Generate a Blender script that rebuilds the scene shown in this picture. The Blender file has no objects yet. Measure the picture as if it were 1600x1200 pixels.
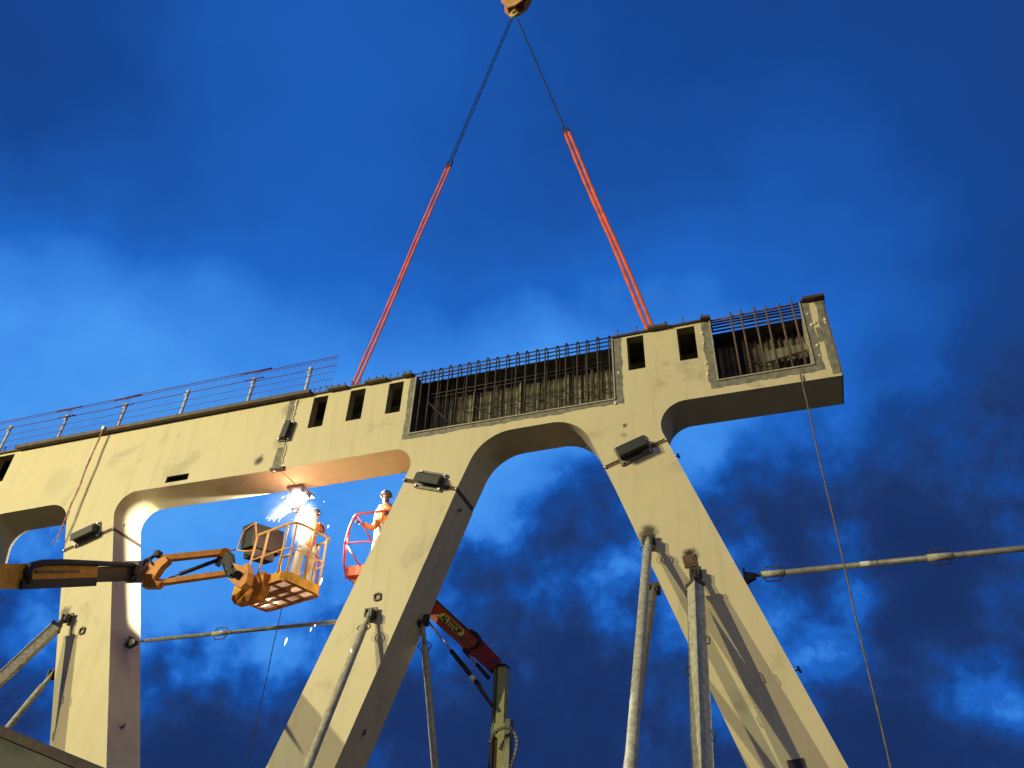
import bpy, bmesh, math, random
import numpy as np
from mathutils import Vector, Matrix, Quaternion
from mathutils.geometry import tessellate_polygon
random.seed(7)
scene = bpy.context.scene
COL = scene.collection
# ------------------------------------------------------------------ camera
PITCH, ROLL, YAW, FPX = 0.648416, 0.043974, -0.357039, 1257.83
DIST = 11.5
cy, sy = math.cos(YAW), math.sin(YAW)
F = np.array([math.cos(PITCH)*sy, math.cos(PITCH)*cy, math.sin(PITCH)])
R0 = np.array([cy, -sy, 0.0]); U0 = np.cross(R0, F)
Rv = R0*math.cos(ROLL)+U0*math.sin(ROLL); Uv = -R0*math.sin(ROLL)+U0*math.cos(ROLL)
C = np.array([0.0, -DIST, 1.6])
cd = bpy.data.cameras.new("camera"); cam = bpy.data.objects.new("camera", cd); COL.objects.link(cam)
cd.sensor_width = 36.0; cd.lens = FPX/1600*36; cd.clip_end = 5000; cd.clip_start = 0.1
m = Matrix.Identity(4)
for i in range(3):
    m[i][0] = Rv[i]; m[i][1] = Uv[i]; m[i][2] = -F[i]; m[i][3] = C[i]
cam.matrix_world = m
scene.camera = cam

def ray(px, py): return (px-800)/FPX*Rv-(py-600)/FPX*Uv+F
def P(px, py, y=0.0):                       # measured photo point -> place on the vertical plane at depth y
    d = ray(px, py); return Vector(C+d*(DIST+y)/d[1])
def PZ(px, py, z):
    d = ray(px, py); return Vector(C+d*(z-C[2])/d[2])
def PX(px, py, x):
    d = ray(px, py); return Vector(C+d*(x-C[0])/d[0])
def mpp(p): return float((np.array(p)-C)@F)/FPX   # metres per photo pixel there

# ------------------------------------------------------------------ sky
scene.view_settings.view_transform = 'Standard'; scene.view_settings.look = 'None'
scene.view_settings.exposure = 0.0; scene.view_settings.gamma = 1.0
W_ = bpy.data.worlds.new("World"); scene.world = W_; W_.use_nodes = True
nt = W_.node_tree; nt.nodes.clear()
def N(t, **k):
    n = nt.nodes.new(t)
    for a, b in k.items(): setattr(n, a, b)
    return n
def L(a, b): nt.links.new(a, b)
def sky():
    tc = N('ShaderNodeTexCoord')
    nz = N('ShaderNodeTexNoise'); nz.inputs['Scale'].default_value = 9.0; nz.inputs['Detail'].default_value = 3; nz.inputs['Roughness'].default_value = .5
    L(tc.outputs['Generated'], nz.inputs['Vector'])
    sub = N('ShaderNodeVectorMath', operation='SUBTRACT'); L(nz.outputs['Color'], sub.inputs[0]); sub.inputs[1].default_value = (.5, .5, .5)
    scl = N('ShaderNodeVectorMath', operation='SCALE'); L(sub.outputs[0], scl.inputs[0]); scl.inputs['Scale'].default_value = .15
    add = N('ShaderNodeVectorMath', operation='ADD'); L(tc.outputs['Generated'], add.inputs[0]); L(scl.outputs[0], add.inputs[1])
    nrm = N('ShaderNodeVectorMath', operation='NORMALIZE'); L(add.outputs[0], nrm.inputs[0])
    pts = [(0,50,.33),(150,200,.34),(100,320,.42),(300,50,.42),(350,250,.52),(0,480,.79),(250,450,.71),(100,620,.92),(420,520,.71),(650,540,.68),(1310,630,.6),(800,150,.43),
    (600,350,.54),(800,450,.56),(1200,300,.46),(1000,60,.36),(1500,50,.26),(1400,250,.42),(1300,400,.5),(1550,400,.4),(1560,620,.22),(1450,540,.35),
    (1080,690,.62),(1240,700,.48),(300,850,1.0),(560,790,.98),(850,730,.86),(780,790,.7),(730,850,.55),(850,800,.3),(900,880,.55),(960,800,.28),(840,920,.35),(850,1000,.2),
    (700,1150,.1),(850,1130,.09),(930,1000,.12),(560,930,.5),(450,1010,.62),(330,930,.78),(250,960,.82),(350,1035,.6),(300,1090,.2),(350,1170,.12),
    (40,930,.5),(30,1010,.4),(20,1080,.32),(50,1140,.6),(70,1190,.2),(1110,860,.42),(1150,780,.36),(1250,760,.2),(1200,860,.38),(1260,950,.25),
    (1330,930,.5),(1380,860,.2),(1260,1045,.52),(1350,1030,.4),(1300,1140,.15),(1450,960,.1),(1560,960,.14),(1550,870,.26),(1550,1050,.28),(1500,1110,.30),(1400,1150,.1),(1590,1185,.15),
    (-200,300,.5),(-200,900,.4),(800,-200,.33),(1800,300,.2),(1800,900,.2),(800,1400,.08),(200,1350,.1),(1400,1350,.1)]
    D = np.array([ray(a, b)/np.linalg.norm(ray(a, b)) for a, b, t in pts]); T = np.array([t for a, b, t in pts])
    sg = np.array([.062 if (740 < b < 1220 and -50 < a < 1650) else .19 for a, b, t in pts])
    kap = 1/(2*sg**2)*2
    A = np.exp((D@D.T-1)*kap[None, :]); bias = .3
    a_ = np.linalg.solve(A.T@A+.015*np.eye(len(pts)), A.T@(T-bias))
    acc = None
    for i in range(len(pts)):
        dp = N('ShaderNodeVectorMath', operation='DOT_PRODUCT'); L(nrm.outputs[0], dp.inputs[0]); dp.inputs[1].default_value = D[i]
        ma = N('ShaderNodeMath', operation='MULTIPLY_ADD'); L(dp.outputs['Value'], ma.inputs[0]); ma.inputs[1].default_value = kap[i]; ma.inputs[2].default_value = -kap[i]
        ex = N('ShaderNodeMath', operation='EXPONENT'); L(ma.outputs[0], ex.inputs[0])
        m2 = N('ShaderNodeMath', operation='MULTIPLY_ADD'); L(ex.outputs[0], m2.inputs[0]); m2.inputs[1].default_value = float(a_[i])
        if acc is None: m2.inputs[2].default_value = bias
        else: L(acc.outputs[0], m2.inputs[2])
        acc = m2
    # cloud structure: flattened towards the horizon, stronger low down
    sp = N('ShaderNodeSeparateXYZ'); L(tc.outputs['Generated'], sp.inputs[0])
    zz = N('ShaderNodeMath', operation='ADD'); L(sp.outputs['Z'], zz.inputs[0]); zz.inputs[1].default_value = .6
    zm = N('ShaderNodeMath', operation='MAXIMUM'); L(zz.outputs[0], zm.inputs[0]); zm.inputs[1].default_value = .05
    dx = N('ShaderNodeMath', operation='DIVIDE'); L(sp.outputs['X'], dx.inputs[0]); L(zm.outputs[0], dx.inputs[1])
    dy = N('ShaderNodeMath', operation='DIVIDE'); L(sp.outputs['Y'], dy.inputs[0]); L(zm.outputs[0], dy.inputs[1])
    cb = N('ShaderNodeCombineXYZ'); L(dx.outputs[0], cb.inputs[0]); L(dy.outputs[0], cb.inputs[1])
    n2 = N('ShaderNodeTexNoise'); n2.inputs['Scale'].default_value = 11.0; n2.inputs['Detail'].default_value = 9; n2.inputs['Roughness'].default_value = .57; n2.inputs['Distortion'].default_value = 0
    L(tc.outputs['Generated'], n2.inputs['Vector'])
    mr = N('ShaderNodeMapRange'); L(sp.outputs['Z'], mr.inputs['Value']); mr.inputs['From Min'].default_value = .44; mr.inputs['From Max'].default_value = .60
    mr.inputs['To Min'].default_value = 1.25; mr.inputs['To Max'].default_value = .07
    c5 = N('ShaderNodeMath', operation='SUBTRACT'); L(n2.outputs['Fac'], c5.inputs[0]); c5.inputs[1].default_value = .5
    mu = N('ShaderNodeMath', operation='MULTIPLY'); L(c5.outputs[0], mu.inputs[0]); L(mr.outputs[0], mu.inputs[1])
    tt = N('ShaderNodeMath', operation='ADD'); L(acc.outputs[0], tt.inputs[0]); L(mu.outputs[0], tt.inputs[1])
    sc = N('ShaderNodeMapRange'); sc.interpolation_type = 'SMOOTHSTEP'; L(tt.outputs[0], sc.inputs['Value'])
    sc.inputs['From Min'].default_value = .16; sc.inputs['From Max'].default_value = .68; sc.inputs['To Min'].default_value = .04; sc.inputs['To Max'].default_value = .86
    lo = N('ShaderNodeMapRange'); L(sp.outputs['Z'], lo.inputs['Value']); lo.inputs['From Min'].default_value = .50; lo.inputs['From Max'].default_value = .66; lo.inputs['To Min'].default_value = .8; lo.inputs['To Max'].default_value = 0
    mxs = N('ShaderNodeMix'); L(lo.outputs[0], mxs.inputs[0]); L(tt.outputs[0], mxs.inputs[2]); L(sc.outputs[0], mxs.inputs[3])
    cr = N('ShaderNodeValToRGB'); L(mxs.outputs[0], cr.inputs[0])
    e = cr.color_ramp.elements; e[0].position = 0; e[0].color = (.0095, .028, .118, 1); e[1].position = 1; e[1].color = (.105, .43, 1.0, 1)
    for p_, c_ in ((.15, (.0125, .043, .175, 1)), (.35, (.0085, .064, .30, 1)), (.6, (.014, .13, .56, 1)), (.8, (.044, .25, .80, 1))):
        q = e.new(p_); q.color = c_
    bg = N('ShaderNodeBackground'); L(cr.outputs[0], bg.inputs[0]); bg.inputs[1].default_value = 1.0
    ow = N('ShaderNodeOutputWorld'); L(bg.outputs[0], ow.inputs[0])
sky()
# ------------------------------------------------------------------ lights: two site floodlights, the welding arc
def lamp(name, loc, power, color, r):
    ld = bpy.data.lights.new(name, 'POINT'); ld.energy = power; ld.color = color; ld.shadow_soft_size = r
    o = bpy.data.objects.new(name, ld); o.location = loc; COL.objects.link(o); return o
def flood(loc, power, color, r, aim=(-6, 0, 11)):
    ld = bpy.data.lights.new('floodlight_lamp', 'SPOT'); ld.energy = power; ld.color = color; ld.shadow_soft_size = r
    ld.spot_size = math.radians(72); ld.spot_blend = .35
    o = bpy.data.objects.new('floodlight_lamp', ld); o.location = loc; COL.objects.link(o)
    o.rotation_euler = (Vector(aim)-Vector(loc)).to_track_quat('-Z', 'Y').to_euler()
flood((-35, -32, 21.0), 46500, (1.0, .93, .54), .22)
flood((-28, -33.5, 20.0), 35000, (1.0, .86, .48), .22)
lamp('floodlight_lamp', (12, -22, 15.0), 2600, (1.0, .84, .56), .3)
ARC = Vector((-9.17, .95, 9.69))
lamp('arc_lamp', ARC, 2300, (1.0, .95, .9), .004)
lamp('cutting_flame_lamp', (-9.2, .5, 9.42), 14, (1.0, .37, .20), .05)
lamp('worker_glare_lamp', P(476, 812, .02), 27, (1.0, .84, .58), .07)  # point light for the glare falling on worker and rails

# ------------------------------------------------------------------ materials
MATS = {}
def mat(name, col, rough=.6, metal=0.0, noise=0.0, nscale=3.0, bump=0.0, bscale=60.0, emit=None, estr=1.0, col2=None, thr=(.35, .65)):
    if name in MATS: return MATS[name]
    M = bpy.data.materials.new(name); M.use_nodes = True; t = M.node_tree; b = t.nodes['Principled BSDF']
    b.inputs['Base Color'].default_value = (*col, 1); b.inputs['Roughness'].default_value = rough; b.inputs['Metallic'].default_value = metal
    tc = t.nodes.new('ShaderNodeTexCoord')
    if noise or col2:
        nz = t.nodes.new('ShaderNodeTexNoise'); nz.inputs['Scale'].default_value = nscale; nz.inputs['Detail'].default_value = 6
        t.links.new(tc.outputs['Object'], nz.inputs['Vector'])
        cr = t.nodes.new('ShaderNodeValToRGB'); t.links.new(nz.outputs['Fac'], cr.inputs[0])
        c2 = col2 or tuple(c*(1-noise) for c in col)
        cr.color_ramp.elements[0].position = thr[0]; cr.color_ramp.elements[0].color = (*c2, 1)
        cr.color_ramp.elements[1].position = thr[1]; cr.color_ramp.elements[1].color = (*col, 1)
        t.links.new(cr.outputs[0], b.inputs['Base Color'])
    if bump:
        n2 = t.nodes.new('ShaderNodeTexNoise'); n2.inputs['Scale'].default_value = bscale; n2.inputs['Detail'].default_value = 4
        t.links.new(tc.outputs['Object'], n2.inputs['Vector'])
        bp = t.nodes.new('ShaderNodeBump'); bp.inputs['Strength'].default_value = bump; bp.inputs['Distance'].default_value = .01
        t.links.new(n2.outputs['Fac'], bp.inputs['Height']); t.links.new(bp.outputs[0], b.inputs['Normal'])
    if emit:
        b.inputs['Emission Color'].default_value = (*emit, 1); b.inputs['Emission Strength'].default_value = estr
    MATS[name] = M; return M

CREAM = (.67, .58, .335)
def cream_paint():
    """cream bridge paint: faint large clouding, grime streaks and soot marks that belong to the steel"""
    M = bpy.data.materials.new('cream_paint'); M.use_nodes = True; t = M.node_tree; b = t.nodes['Principled BSDF']
    b.inputs['Roughness'].default_value = .5; b.inputs['Specular IOR Level'].default_value = .3
    n_ = lambda ty, **k: [setattr(x, a, v) for x in [t.nodes.new(ty)] for a, v in k.items()] and t.nodes[-1] or t.nodes[-1]
    tc = t.nodes.new('ShaderNodeTexCoord'); geo = t.nodes.new('ShaderNodeNewGeometry')
    nz = t.nodes.new('ShaderNodeTexNoise'); nz.inputs['Scale'].default_value = .8; nz.inputs['Detail'].default_value = 7; nz.inputs['Roughness'].default_value = .62; nz.inputs['Distortion'].default_value = .5
    t.links.new(geo.outputs['Position'], nz.inputs['Vector'])
    cr = t.nodes.new('ShaderNodeValToRGB'); t.links.new(nz.outputs['Fac'], cr.inputs[0])
    e = cr.color_ramp.elements; e[0].position = .32; e[0].color = (.50, .435, .255, 1); e[1].position = .62; e[1].color = (*CREAM, 1)
    q = e.new(.40); q.color = (.64, .56, .325, 1)
    sc3 = t.nodes.new('ShaderNodeVectorMath'); sc3.operation = 'MULTIPLY'; t.links.new(geo.outputs['Position'], sc3.inputs[0]); sc3.inputs[1].default_value = (3.2, 3.2, .28)
    st = t.nodes.new('ShaderNodeTexNoise'); st.inputs['Scale'].default_value = 1.6; st.inputs['Detail'].default_value = 6; st.inputs['Roughness'].default_value = .6; t.links.new(sc3.outputs[0], st.inputs['Vector'])
    sr = t.nodes.new('ShaderNodeMapRange'); t.links.new(st.outputs['Fac'], sr.inputs['Value']); sr.inputs['From Min'].default_value = .30; sr.inputs['From Max'].default_value = .50; sr.inputs['To Min'].default_value = .90; sr.inputs['To Max'].default_value = 1
    sm_ = t.nodes.new('ShaderNodeVectorMath'); sm_.operation = 'SCALE'; t.links.new(cr.outputs[0], sm_.inputs[0]); t.links.new(sr.outputs[0], sm_.inputs['Scale'])
    # soot marks
    spots = [(1013, 832, .17, .9), (1078, 868, .14, 1.), (590, 931, .09, .5), (405, 719, .13, 1.), (977, 665, .05, .8), (975, 680, .07, .35), (128, 984, .08, .5),
             (103, 955, .13, .8), (718, 800, .09, .3), (455, 745, .1, .5), (450, 640, .2, .35), (440, 690, .22, .3), (1240, 1196, .09, .8), (90, 752, .42, .12), (196, 742, .25, .07), (1010, 845, .15, .8)]
    acc = None
    wn = t.nodes.new('ShaderNodeTexNoise'); wn.inputs['Scale'].default_value = 9; wn.inputs['Detail'].default_value = 5
    t.links.new(geo.outputs['Position'], wn.inputs['Vector'])
    wsub = t.nodes.new('ShaderNodeVectorMath'); wsub.operation = 'MULTIPLY_ADD'
    t.links.new(wn.outputs['Color'], wsub.inputs[0]); wsub.inputs[1].default_value = (.16, .16, .16); t.links.new(geo.outputs['Position'], wsub.inputs[2])
    for (a, c, r, s) in spots:
        p = P(a, c)+Vector((.08, .08, .08))
        dd = t.nodes.new('ShaderNodeVectorMath'); dd.operation = 'DISTANCE'; t.links.new(wsub.outputs[0], dd.inputs[0]); dd.inputs[1].default_value = p
        mr = t.nodes.new('ShaderNodeMapRange'); mr.interpolation_type = 'SMOOTHSTEP'; t.links.new(dd.outputs['Value'], mr.inputs['Value'])
        mr.inputs['From Min'].default_value = r*.35; mr.inputs['From Max'].default_value = r*1.15; mr.inputs['To Min'].default_value = s; mr.inputs['To Max'].default_value = 0
        if acc is None: acc = mr.outputs[0]
        else:
            mx = t.nodes.new('ShaderNodeMath'); mx.operation = 'MAXIMUM'; t.links.new(acc, mx.inputs[0]); t.links.new(mr.outputs[0], mx.inputs[1]); acc = mx.outputs[0]
    mix = t.nodes.new('ShaderNodeMix'); mix.data_type = 'RGBA'; t.links.new(acc, mix.inputs[0]); t.links.new(sm_.outputs[0], mix.inputs[6]); mix.inputs[7].default_value = (.035, .028, .018, 1)
    t.links.new(mix.outputs[2], b.inputs['Base Color'])
    bn = t.nodes.new('ShaderNodeTexNoise'); bn.inputs['Scale'].default_value = 2.2; bn.inputs['Detail'].default_value = 3
    t.links.new(geo.outputs['Position'], bn.inputs['Vector'])
    bp = t.nodes.new('ShaderNodeBump'); bp.inputs['Strength'].default_value = .35; bp.inputs['Distance'].default_value = .02
    t.links.new(bn.outputs['Fac'], bp.inputs['Height']); t.links.new(bp.outputs[0], b.inputs['Normal'])
    return M
PAINT = cream_paint()
PRIMER = mat('bare_primer', (.25, .235, .17), .7, noise=.45, nscale=9, bump=.3)
FLANGE = mat('flange_steel', (.10, .07, .055), .6, .2, noise=.4, nscale=6)
GALV = mat('galvanised_steel', (.52, .49, .33), .6, .0, noise=.38, nscale=14, bump=.15, bscale=30)
GALVD = mat('weathered_tube_steel', (.24, .225, .18), .5, .1, noise=.4, nscale=10)
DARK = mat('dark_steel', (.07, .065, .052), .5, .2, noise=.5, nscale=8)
RUST = mat('rusty_backing_steel', (.15, .085, .045), .8, 0, noise=.4, nscale=20)
REBAR = mat('rebar_steel', (.09, .07, .06), .7, .3, noise=.5, nscale=20)
REBAR2 = mat('rusty_rebar_steel', (.19, .12, .085), .8, .1, noise=.5, nscale=20)
FORM = mat('ribbed_panel_steel', (.23, .21, .13), .6, .1, noise=.5, nscale=2.5)
FORMD = mat('ribbed_panel_brown', (.12, .10, .075), .7, .1, noise=.5, nscale=3)
BOLT = mat('bright_bolt', (.75, .72, .62), .3, .8)
ORANGE = mat('orange_machine_paint', (.74, .27, .025), .62, noise=.35, nscale=7)
YEL = mat('yellow_machine_paint', (.78, .36, .02), .62, noise=.3, nscale=6)
BLACK = mat('black_plastic', (.012, .012, .013), .68, noise=.3)
GREYP = mat('grey_head_paint', (.33, .28, .25), .5, noise=.2)
RED = mat('red_machine_paint', (.42, .02, .035), .4, noise=.2)
REDO = mat('orange_red_machine_paint', (.66, .10, .02), .45, noise=.3, nscale=5)
SLING = mat('orange_sling_webbing', (.92, .15, .015), .85, noise=.35, nscale=5, bump=.4, bscale=40)
WIRE = mat('dark_wire_rope', (.05, .07, .065), .5, .6)
MESHW = mat('purple_primed_wire', (.12, .035, .11), .6, .1)
POST = mat('pale_post_paint', (.86, .86, .76), .5, noise=.2)

# ------------------------------------------------------------------ mesh helpers
ORG = {}
class MB:
    def __init__(s): s.v = []; s.f = []; s.sm = []
    def add(s, vs, fs, smooth=False):
        o = len(s.v); s.v += [Vector(v) for v in vs]; s.f += [[i+o for i in f] for f in fs]; s.sm += [smooth]*len(fs); return s
    def box(s, c, sx, sy_, sz, rot=None, bev=0):
        vs = []
        for x in (-.5, .5):
            for y in (-.5, .5):
                for z in (-.5, .5):
                    p = Vector((x*sx, y*sy_, z*sz))
                    if rot is not None: p = rot@p
                    vs.append(Vector(c)+p)
        return s.add(vs, [(0, 1, 3, 2), (4, 6, 7, 5), (0, 4, 5, 1), (2, 3, 7, 6), (0, 2, 6, 4), (1, 5, 7, 3)])
    def bar(s, a, b, w, h, up=(0, 0, 1), w2=None, h2=None):
        a, b = Vector(a), Vector(b); d = (b-a).normalized(); up = Vector(up)
        if abs(d.dot(up)) > .98: up = Vector((1, 0, 0))
        x = d.cross(up).normalized(); y = x.cross(d)
        w2 = w2 or w; h2 = h2 or h; vs = []
        for p, ww, hh in ((a, w, h), (b, w2, h2)):
            vs += [p+x*ww/2*i+y*hh/2*j for i, j in ((-1, -1), (1, -1), (1, 1), (-1, 1))]
        return s.add(vs, [(3, 2, 1, 0), (4, 5, 6, 7), (0, 1, 5, 4), (1, 2, 6, 5), (2, 3, 7, 6), (3, 0, 4, 7)])
    def tube(s, pts, r, n=8, caps=True, flat=None):
        pts = [Vector(p) for p in pts]; rs = r if isinstance(r, (list, tuple)) else [r]*len(pts)
        vs = []; ref = None
        for i, p in enumerate(pts):
            d = (pts[min(i+1, len(pts)-1)]-pts[max(i-1, 0)]).normalized()
            if ref is None: ref = d.orthogonal().normalized() if abs(d.z) < .9 else d.cross(Vector((0, 1, 0))).normalized()
            ref = (ref-d*ref.dot(d)).normalized(); o = d.cross(ref)
            for k in range(n):
                a = 2*math.pi*k/n; vs.append(p+(ref*math.cos(a)+o*math.sin(a)*(flat or 1))*rs[i])
        fs = []
        for i in range(len(pts)-1):
            for k in range(n): fs.append((i*n+k, i*n+(k+1) % n, (i+1)*n+(k+1) % n, (i+1)*n+k))
        s.add(vs, fs, True)
        if caps: s.add(vs[:n], [tuple(range(n))[::-1]]); s.add(vs[-n:], [tuple(range(n))])
        return s
    def prism(s, poly, y0, y1):            # poly: (x,z) outline extruded along y
        n = len(poly); vs = [Vector((a, y0, b)) for a, b in poly]+[Vector((a, y1, b)) for a, b in poly]
        tr = tessellate_polygon([[Vector((a, b, 0)) for a, b in poly]])
        return s.add(vs, [tuple(t) for t in tr]+[tuple(i+n for i in t[::-1]) for t in tr]+[(i, (i+1) % n, (i+1) % n+n, i+n) for i in range(n)])
    def extr(s, pts, vec):                 # planar polygon pts (3D) extruded by vec
        pts = [Vector(p) for p in pts]; n = len(pts); vec = Vector(vec)
        nn = Vector((0, 0, 0))
        for i in range(n): nn += (pts[i]-pts[0]).cross(pts[(i+1) % n]-pts[0])
        nn.normalize(); a = nn.orthogonal().normalized(); b = nn.cross(a)
        tr = tessellate_polygon([[Vector(((p-pts[0]).dot(a), (p-pts[0]).dot(b), 0)) for p in pts]])
        return s.add(pts+[p+vec for p in pts], [tuple(t) for t in tr]+[tuple(i+n for i in t[::-1]) for t in tr]+[(i, (i+1) % n, (i+1) % n+n, i+n) for i in range(n)])
    def sph(s, c, r, n=8, sc=(1, 1, 1)):
        vs = []; fs = []; m_ = n//2+1
        for i in range(m_+1):
            th = math.pi*i/m_
            for k in range(n):
                ph = 2*math.pi*k/n; vs.append(Vector(c)+Vector((math.sin(th)*math.cos(ph)*sc[0], math.sin(th)*math.sin(ph)*sc[1], math.cos(th)*sc[2]))*r)
        for i in range(m_):
            for k in range(n): fs.append((i*n+k, (i+1)*n+k, (i+1)*n+(k+1) % n, i*n+(k+1) % n))
        return s.add(vs, fs, True)
    def build(s, name, m_, parent=None, fix=True):
        me = bpy.data.meshes.new(name); o = bpy.data.objects.new(name, me); COL.objects.link(o)
        org = ORG[parent.name] if parent is not None else Vector((0, 0, 0))
        if parent is None:
            org = sum(s.v, Vector())/len(s.v); org.z = min(v.z for v in s.v); o.location = org
        else: o.parent = parent
        ORG[o.name] = org
        me.from_pydata([tuple(v-org) for v in s.v], [], s.f)
        me.polygons.foreach_set('use_smooth', s.sm)
        bm = bmesh.new(); bm.from_mesh(me)
        bmesh.ops.remove_doubles(bm, verts=bm.verts, dist=1e-5)
        if fix: bmesh.ops.recalc_face_normals(bm, faces=bm.faces)
        bm.to_mesh(me); bm.free()
        me.materials.append(m_); return o
def empty(name, loc, label, cat, group=None):
    o = bpy.data.objects.new(name, None); o.location = loc; COL.objects.link(o); ORG[o.name] = Vector(loc); o.empty_display_size = .2
    return tag(o, label, cat, group)
def tag(o, label=None, cat=None, group=None, kind=None):
    if label: o['label'] = label
    if cat: o['category'] = cat
    if group: o['group'] = group
    if kind: o['kind'] = kind
    return o
def fillet(pts, seg=10):
    """pts: (x,z) or (x,z,t): t = tangent length of the rounding"""
    out = []; n = len(pts)
    for i, p in enumerate(pts):
        if len(p) == 2: out.append((p[0], p[1])); continue
        a = Vector(pts[i-1][:2]); b = Vector(p[:2]); c = Vector(pts[(i+1) % n][:2]); t = p[2]
        u = (a-b).normalized(); v = (c-b).normalized(); p0 = b+u*t; p1 = b+v*t
        ang = u.angle(v); r = t*math.tan(ang/2); cen = b+(u+v).normalized()*(t/math.cos(ang/2))
        a0 = p0-cen; a1 = p1-cen; tot = a0.angle(a1); sg = 1 if a0.cross(a1) > 0 else -1
        for k in range(seg+1):
            th = sg*tot*k/seg; out.append((cen.x+a0.x*math.cos(th)-a0.y*math.sin(th), cen.y+a0.x*math.sin(th)+a0.y*math.cos(th)))
    return out
def X(px, py, t=None):
    p = P(px, py); return (p.x, p.z) if t is None else (p.x, p.z, t)

# ------------------------------------------------------------------ ground
g = MB(); g.add([(-2500, -2500, 0), (2500, -2500, 0), (2500, 2500, 0), (-2500, 2500, 0)], [(0, 1, 2, 3)])
tag(g.build('ground', mat('ground_gravel', (.13, .105, .075), .9, noise=.5, nscale=.6, bump=.5, bscale=8)), kind='structure')

# ------------------------------------------------------------------ the bridge
WD = .84; ZT = 11.545; ZF = ZT+.045
def shell(mb, outline, notch_outline, holes, ztop):
    """hollow steel box: face with openings, back face, closing band (open on top, flanges close it)"""
    def face(poly, hs, y, flip):
        loops = [[Vector((a, b, 0)) for a, b in poly]]+[[Vector((a, b, 0)) for a, b in h] for h in hs]
        vs = [Vector((v.x, y, v.y)) for l in loops for v in l]
        mb.add(vs, [tuple(t) for t in tessellate_polygon(loops)])
    face(notch_outline, holes, 0, False); face(outline, [], WD, True)
    n = len(outline)
    for i in range(n):
        a, b = outline[i], outline[(i+1) % n]
        if a[1] > ztop-.02 and b[1] > ztop-.02: continue
        mb.add([(a[0], 0, a[1]), (b[0], 0, b[1]), (b[0], WD, b[1]), (a[0], WD, a[1])], [(0, 1, 2, 3)])

def quad(x0, z0, x1, z1): return [(x0, z1), (x1, z1), (x1, z0), (x0, z0)]
def qpx(*pts): return [X(*p) for p in pts]

def ragged(parent, name, a, b, w, side, y=-.004, mt=PRIMER, amp=.018, th=.003):
    """thin strip of bare primer from a to b (x,z), its outer edge ragged"""
    a = Vector(a); b = Vector(b); d = (b-a); n = max(4, int(d.length/.05)); d.normalize(); nn = Vector((-d.y, d.x))*side
    A = [a+(b-a)*i/n for i in range(n+1)]; Bp = []
    off = 0
    for p in A:
        off = off*.6+random.uniform(-amp, amp)*.7; Bp.append(p+nn*(w+off))
    poly = [(p.x, p.y) for p in A]+[(p.x, p.y) for p in Bp[::-1]]
    return MB().prism(poly, y, y+th).build(name, mt, parent)

def bolt(mb, p, r=.02):
    mb.tube([Vector(p)+Vector((0, .02, 0)), Vector(p)-Vector((0, .03, 0))], r, 6)
def splice_box(px, py, ex, ez, ln, ht, dep, label, square=False):
    """bolted steel splice box: base plate, projecting channel, corner bolts. (ex,ez) = direction of its long side"""
    c = P(px, py); d = Vector((ex, 0, ez)).normalized(); nrm = Vector((0, -1, 0)); h = d.cross(Vector((0, 1, 0))).normalized()
    if h.z < 0: h = -h
    e = empty('splice_box', c, label, 'steel bracket', 'bolted splice boxes on the bridge')
    def q(u, v, w): return c+d*u+h*v+nrm*w
    MB().extr([q(-ln/2, -ht/2, .014), q(ln/2, -ht/2, .014), q(ln/2, ht/2, .014), q(-ln/2, ht/2, .014)], nrm*.022).build('base_plate', GALVD, e)
    m_ = MB(); l2 = ln*.44
    prof = [(-ht*.22, .037), (-ht*.22, dep), (ht*.27, dep*.8), (ht*.27, .037)]
    m_.extr([q(-l2, v, w) for v, w in prof], d*(2*l2))
    m_.extr([q(-l2, -ht*.32, dep), q(l2, -ht*.32, dep), q(l2, ht*.12, dep*1.02), q(-l2, ht*.12, dep*1.02)], nrm*.02)
    m_.build('channel', mat('shade_black_steel', (.022, .024, .018), .6), e)  # near-black tone puts the unlit look of the channel into its colour
    for su in (-1, 1):
        for sv in (-1, 1):
            b_ = MB(); bolt(b_, q(su*ln*.43, sv*ht*.40, .045), .022); b_.build('bolt', BOLT, e)
    return e

# ---- left span
jt = P(463, 625); jb_ = P(433.5, 734.5)
JX = (jt.x+jb_.x)/2
eA = empty('bridge_span', (JX-5, 0, 0), 'cream steel bridge span carrying the wire fence, with an upright leg at left', 'bridge', 'cream steel bridge spans')
ZBA = P(220, 766).z; ZBA2 = P(400, 738.7).z
XL = -27.0
st = [X(177.4, 823), X(100.6, 858)]
lgdir = Vector(X(-80, 950))-Vector(X(-38, 860))
leftleg = [X(-38, 862), (X(-38, 862)[0]-1.6, X(-38, 862)[1]-.55)]
outA = [(XL, ZT), (JX, ZT), (JX, ZBA2), (X(220, 766)[0], ZBA), (X(179.3, 772)[0], ZBA, .58), st[0], st[1], X(106, 784.5, .48), X(-22, 807, .5), leftleg[0], leftleg[1], (XL+3, ZBA-.2), (XL, ZBA)]
outA = fillet(outA, 12)
holesA = [qpx((-2, 714), (24, 709), (2.5, 752), (-24, 757)), qpx((261, 745), (296, 739), (294, 749), (259, 754.5))]
hA = holesA[0]; holesA[0] = quad(hA[0][0]*.5+hA[3][0]*.5, hA[2][1], hA[1][0], hA[1][1])
hA = holesA[1]; holesA[1] = quad(hA[0][0], hA[2][1]*.5+hA[3][1]*.5, hA[1][0], hA[0][1]*.5+hA[1][1]*.5)
b = MB(); shell(b, outA, outA, holesA, ZT); b.build('box_girder', PAINT, eA)
LINE = mat('window_liner_shade_tone', (.25, .225, .135), .7, noise=.2)  # darker than the girder: shade of the recesses put into the colour
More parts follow.
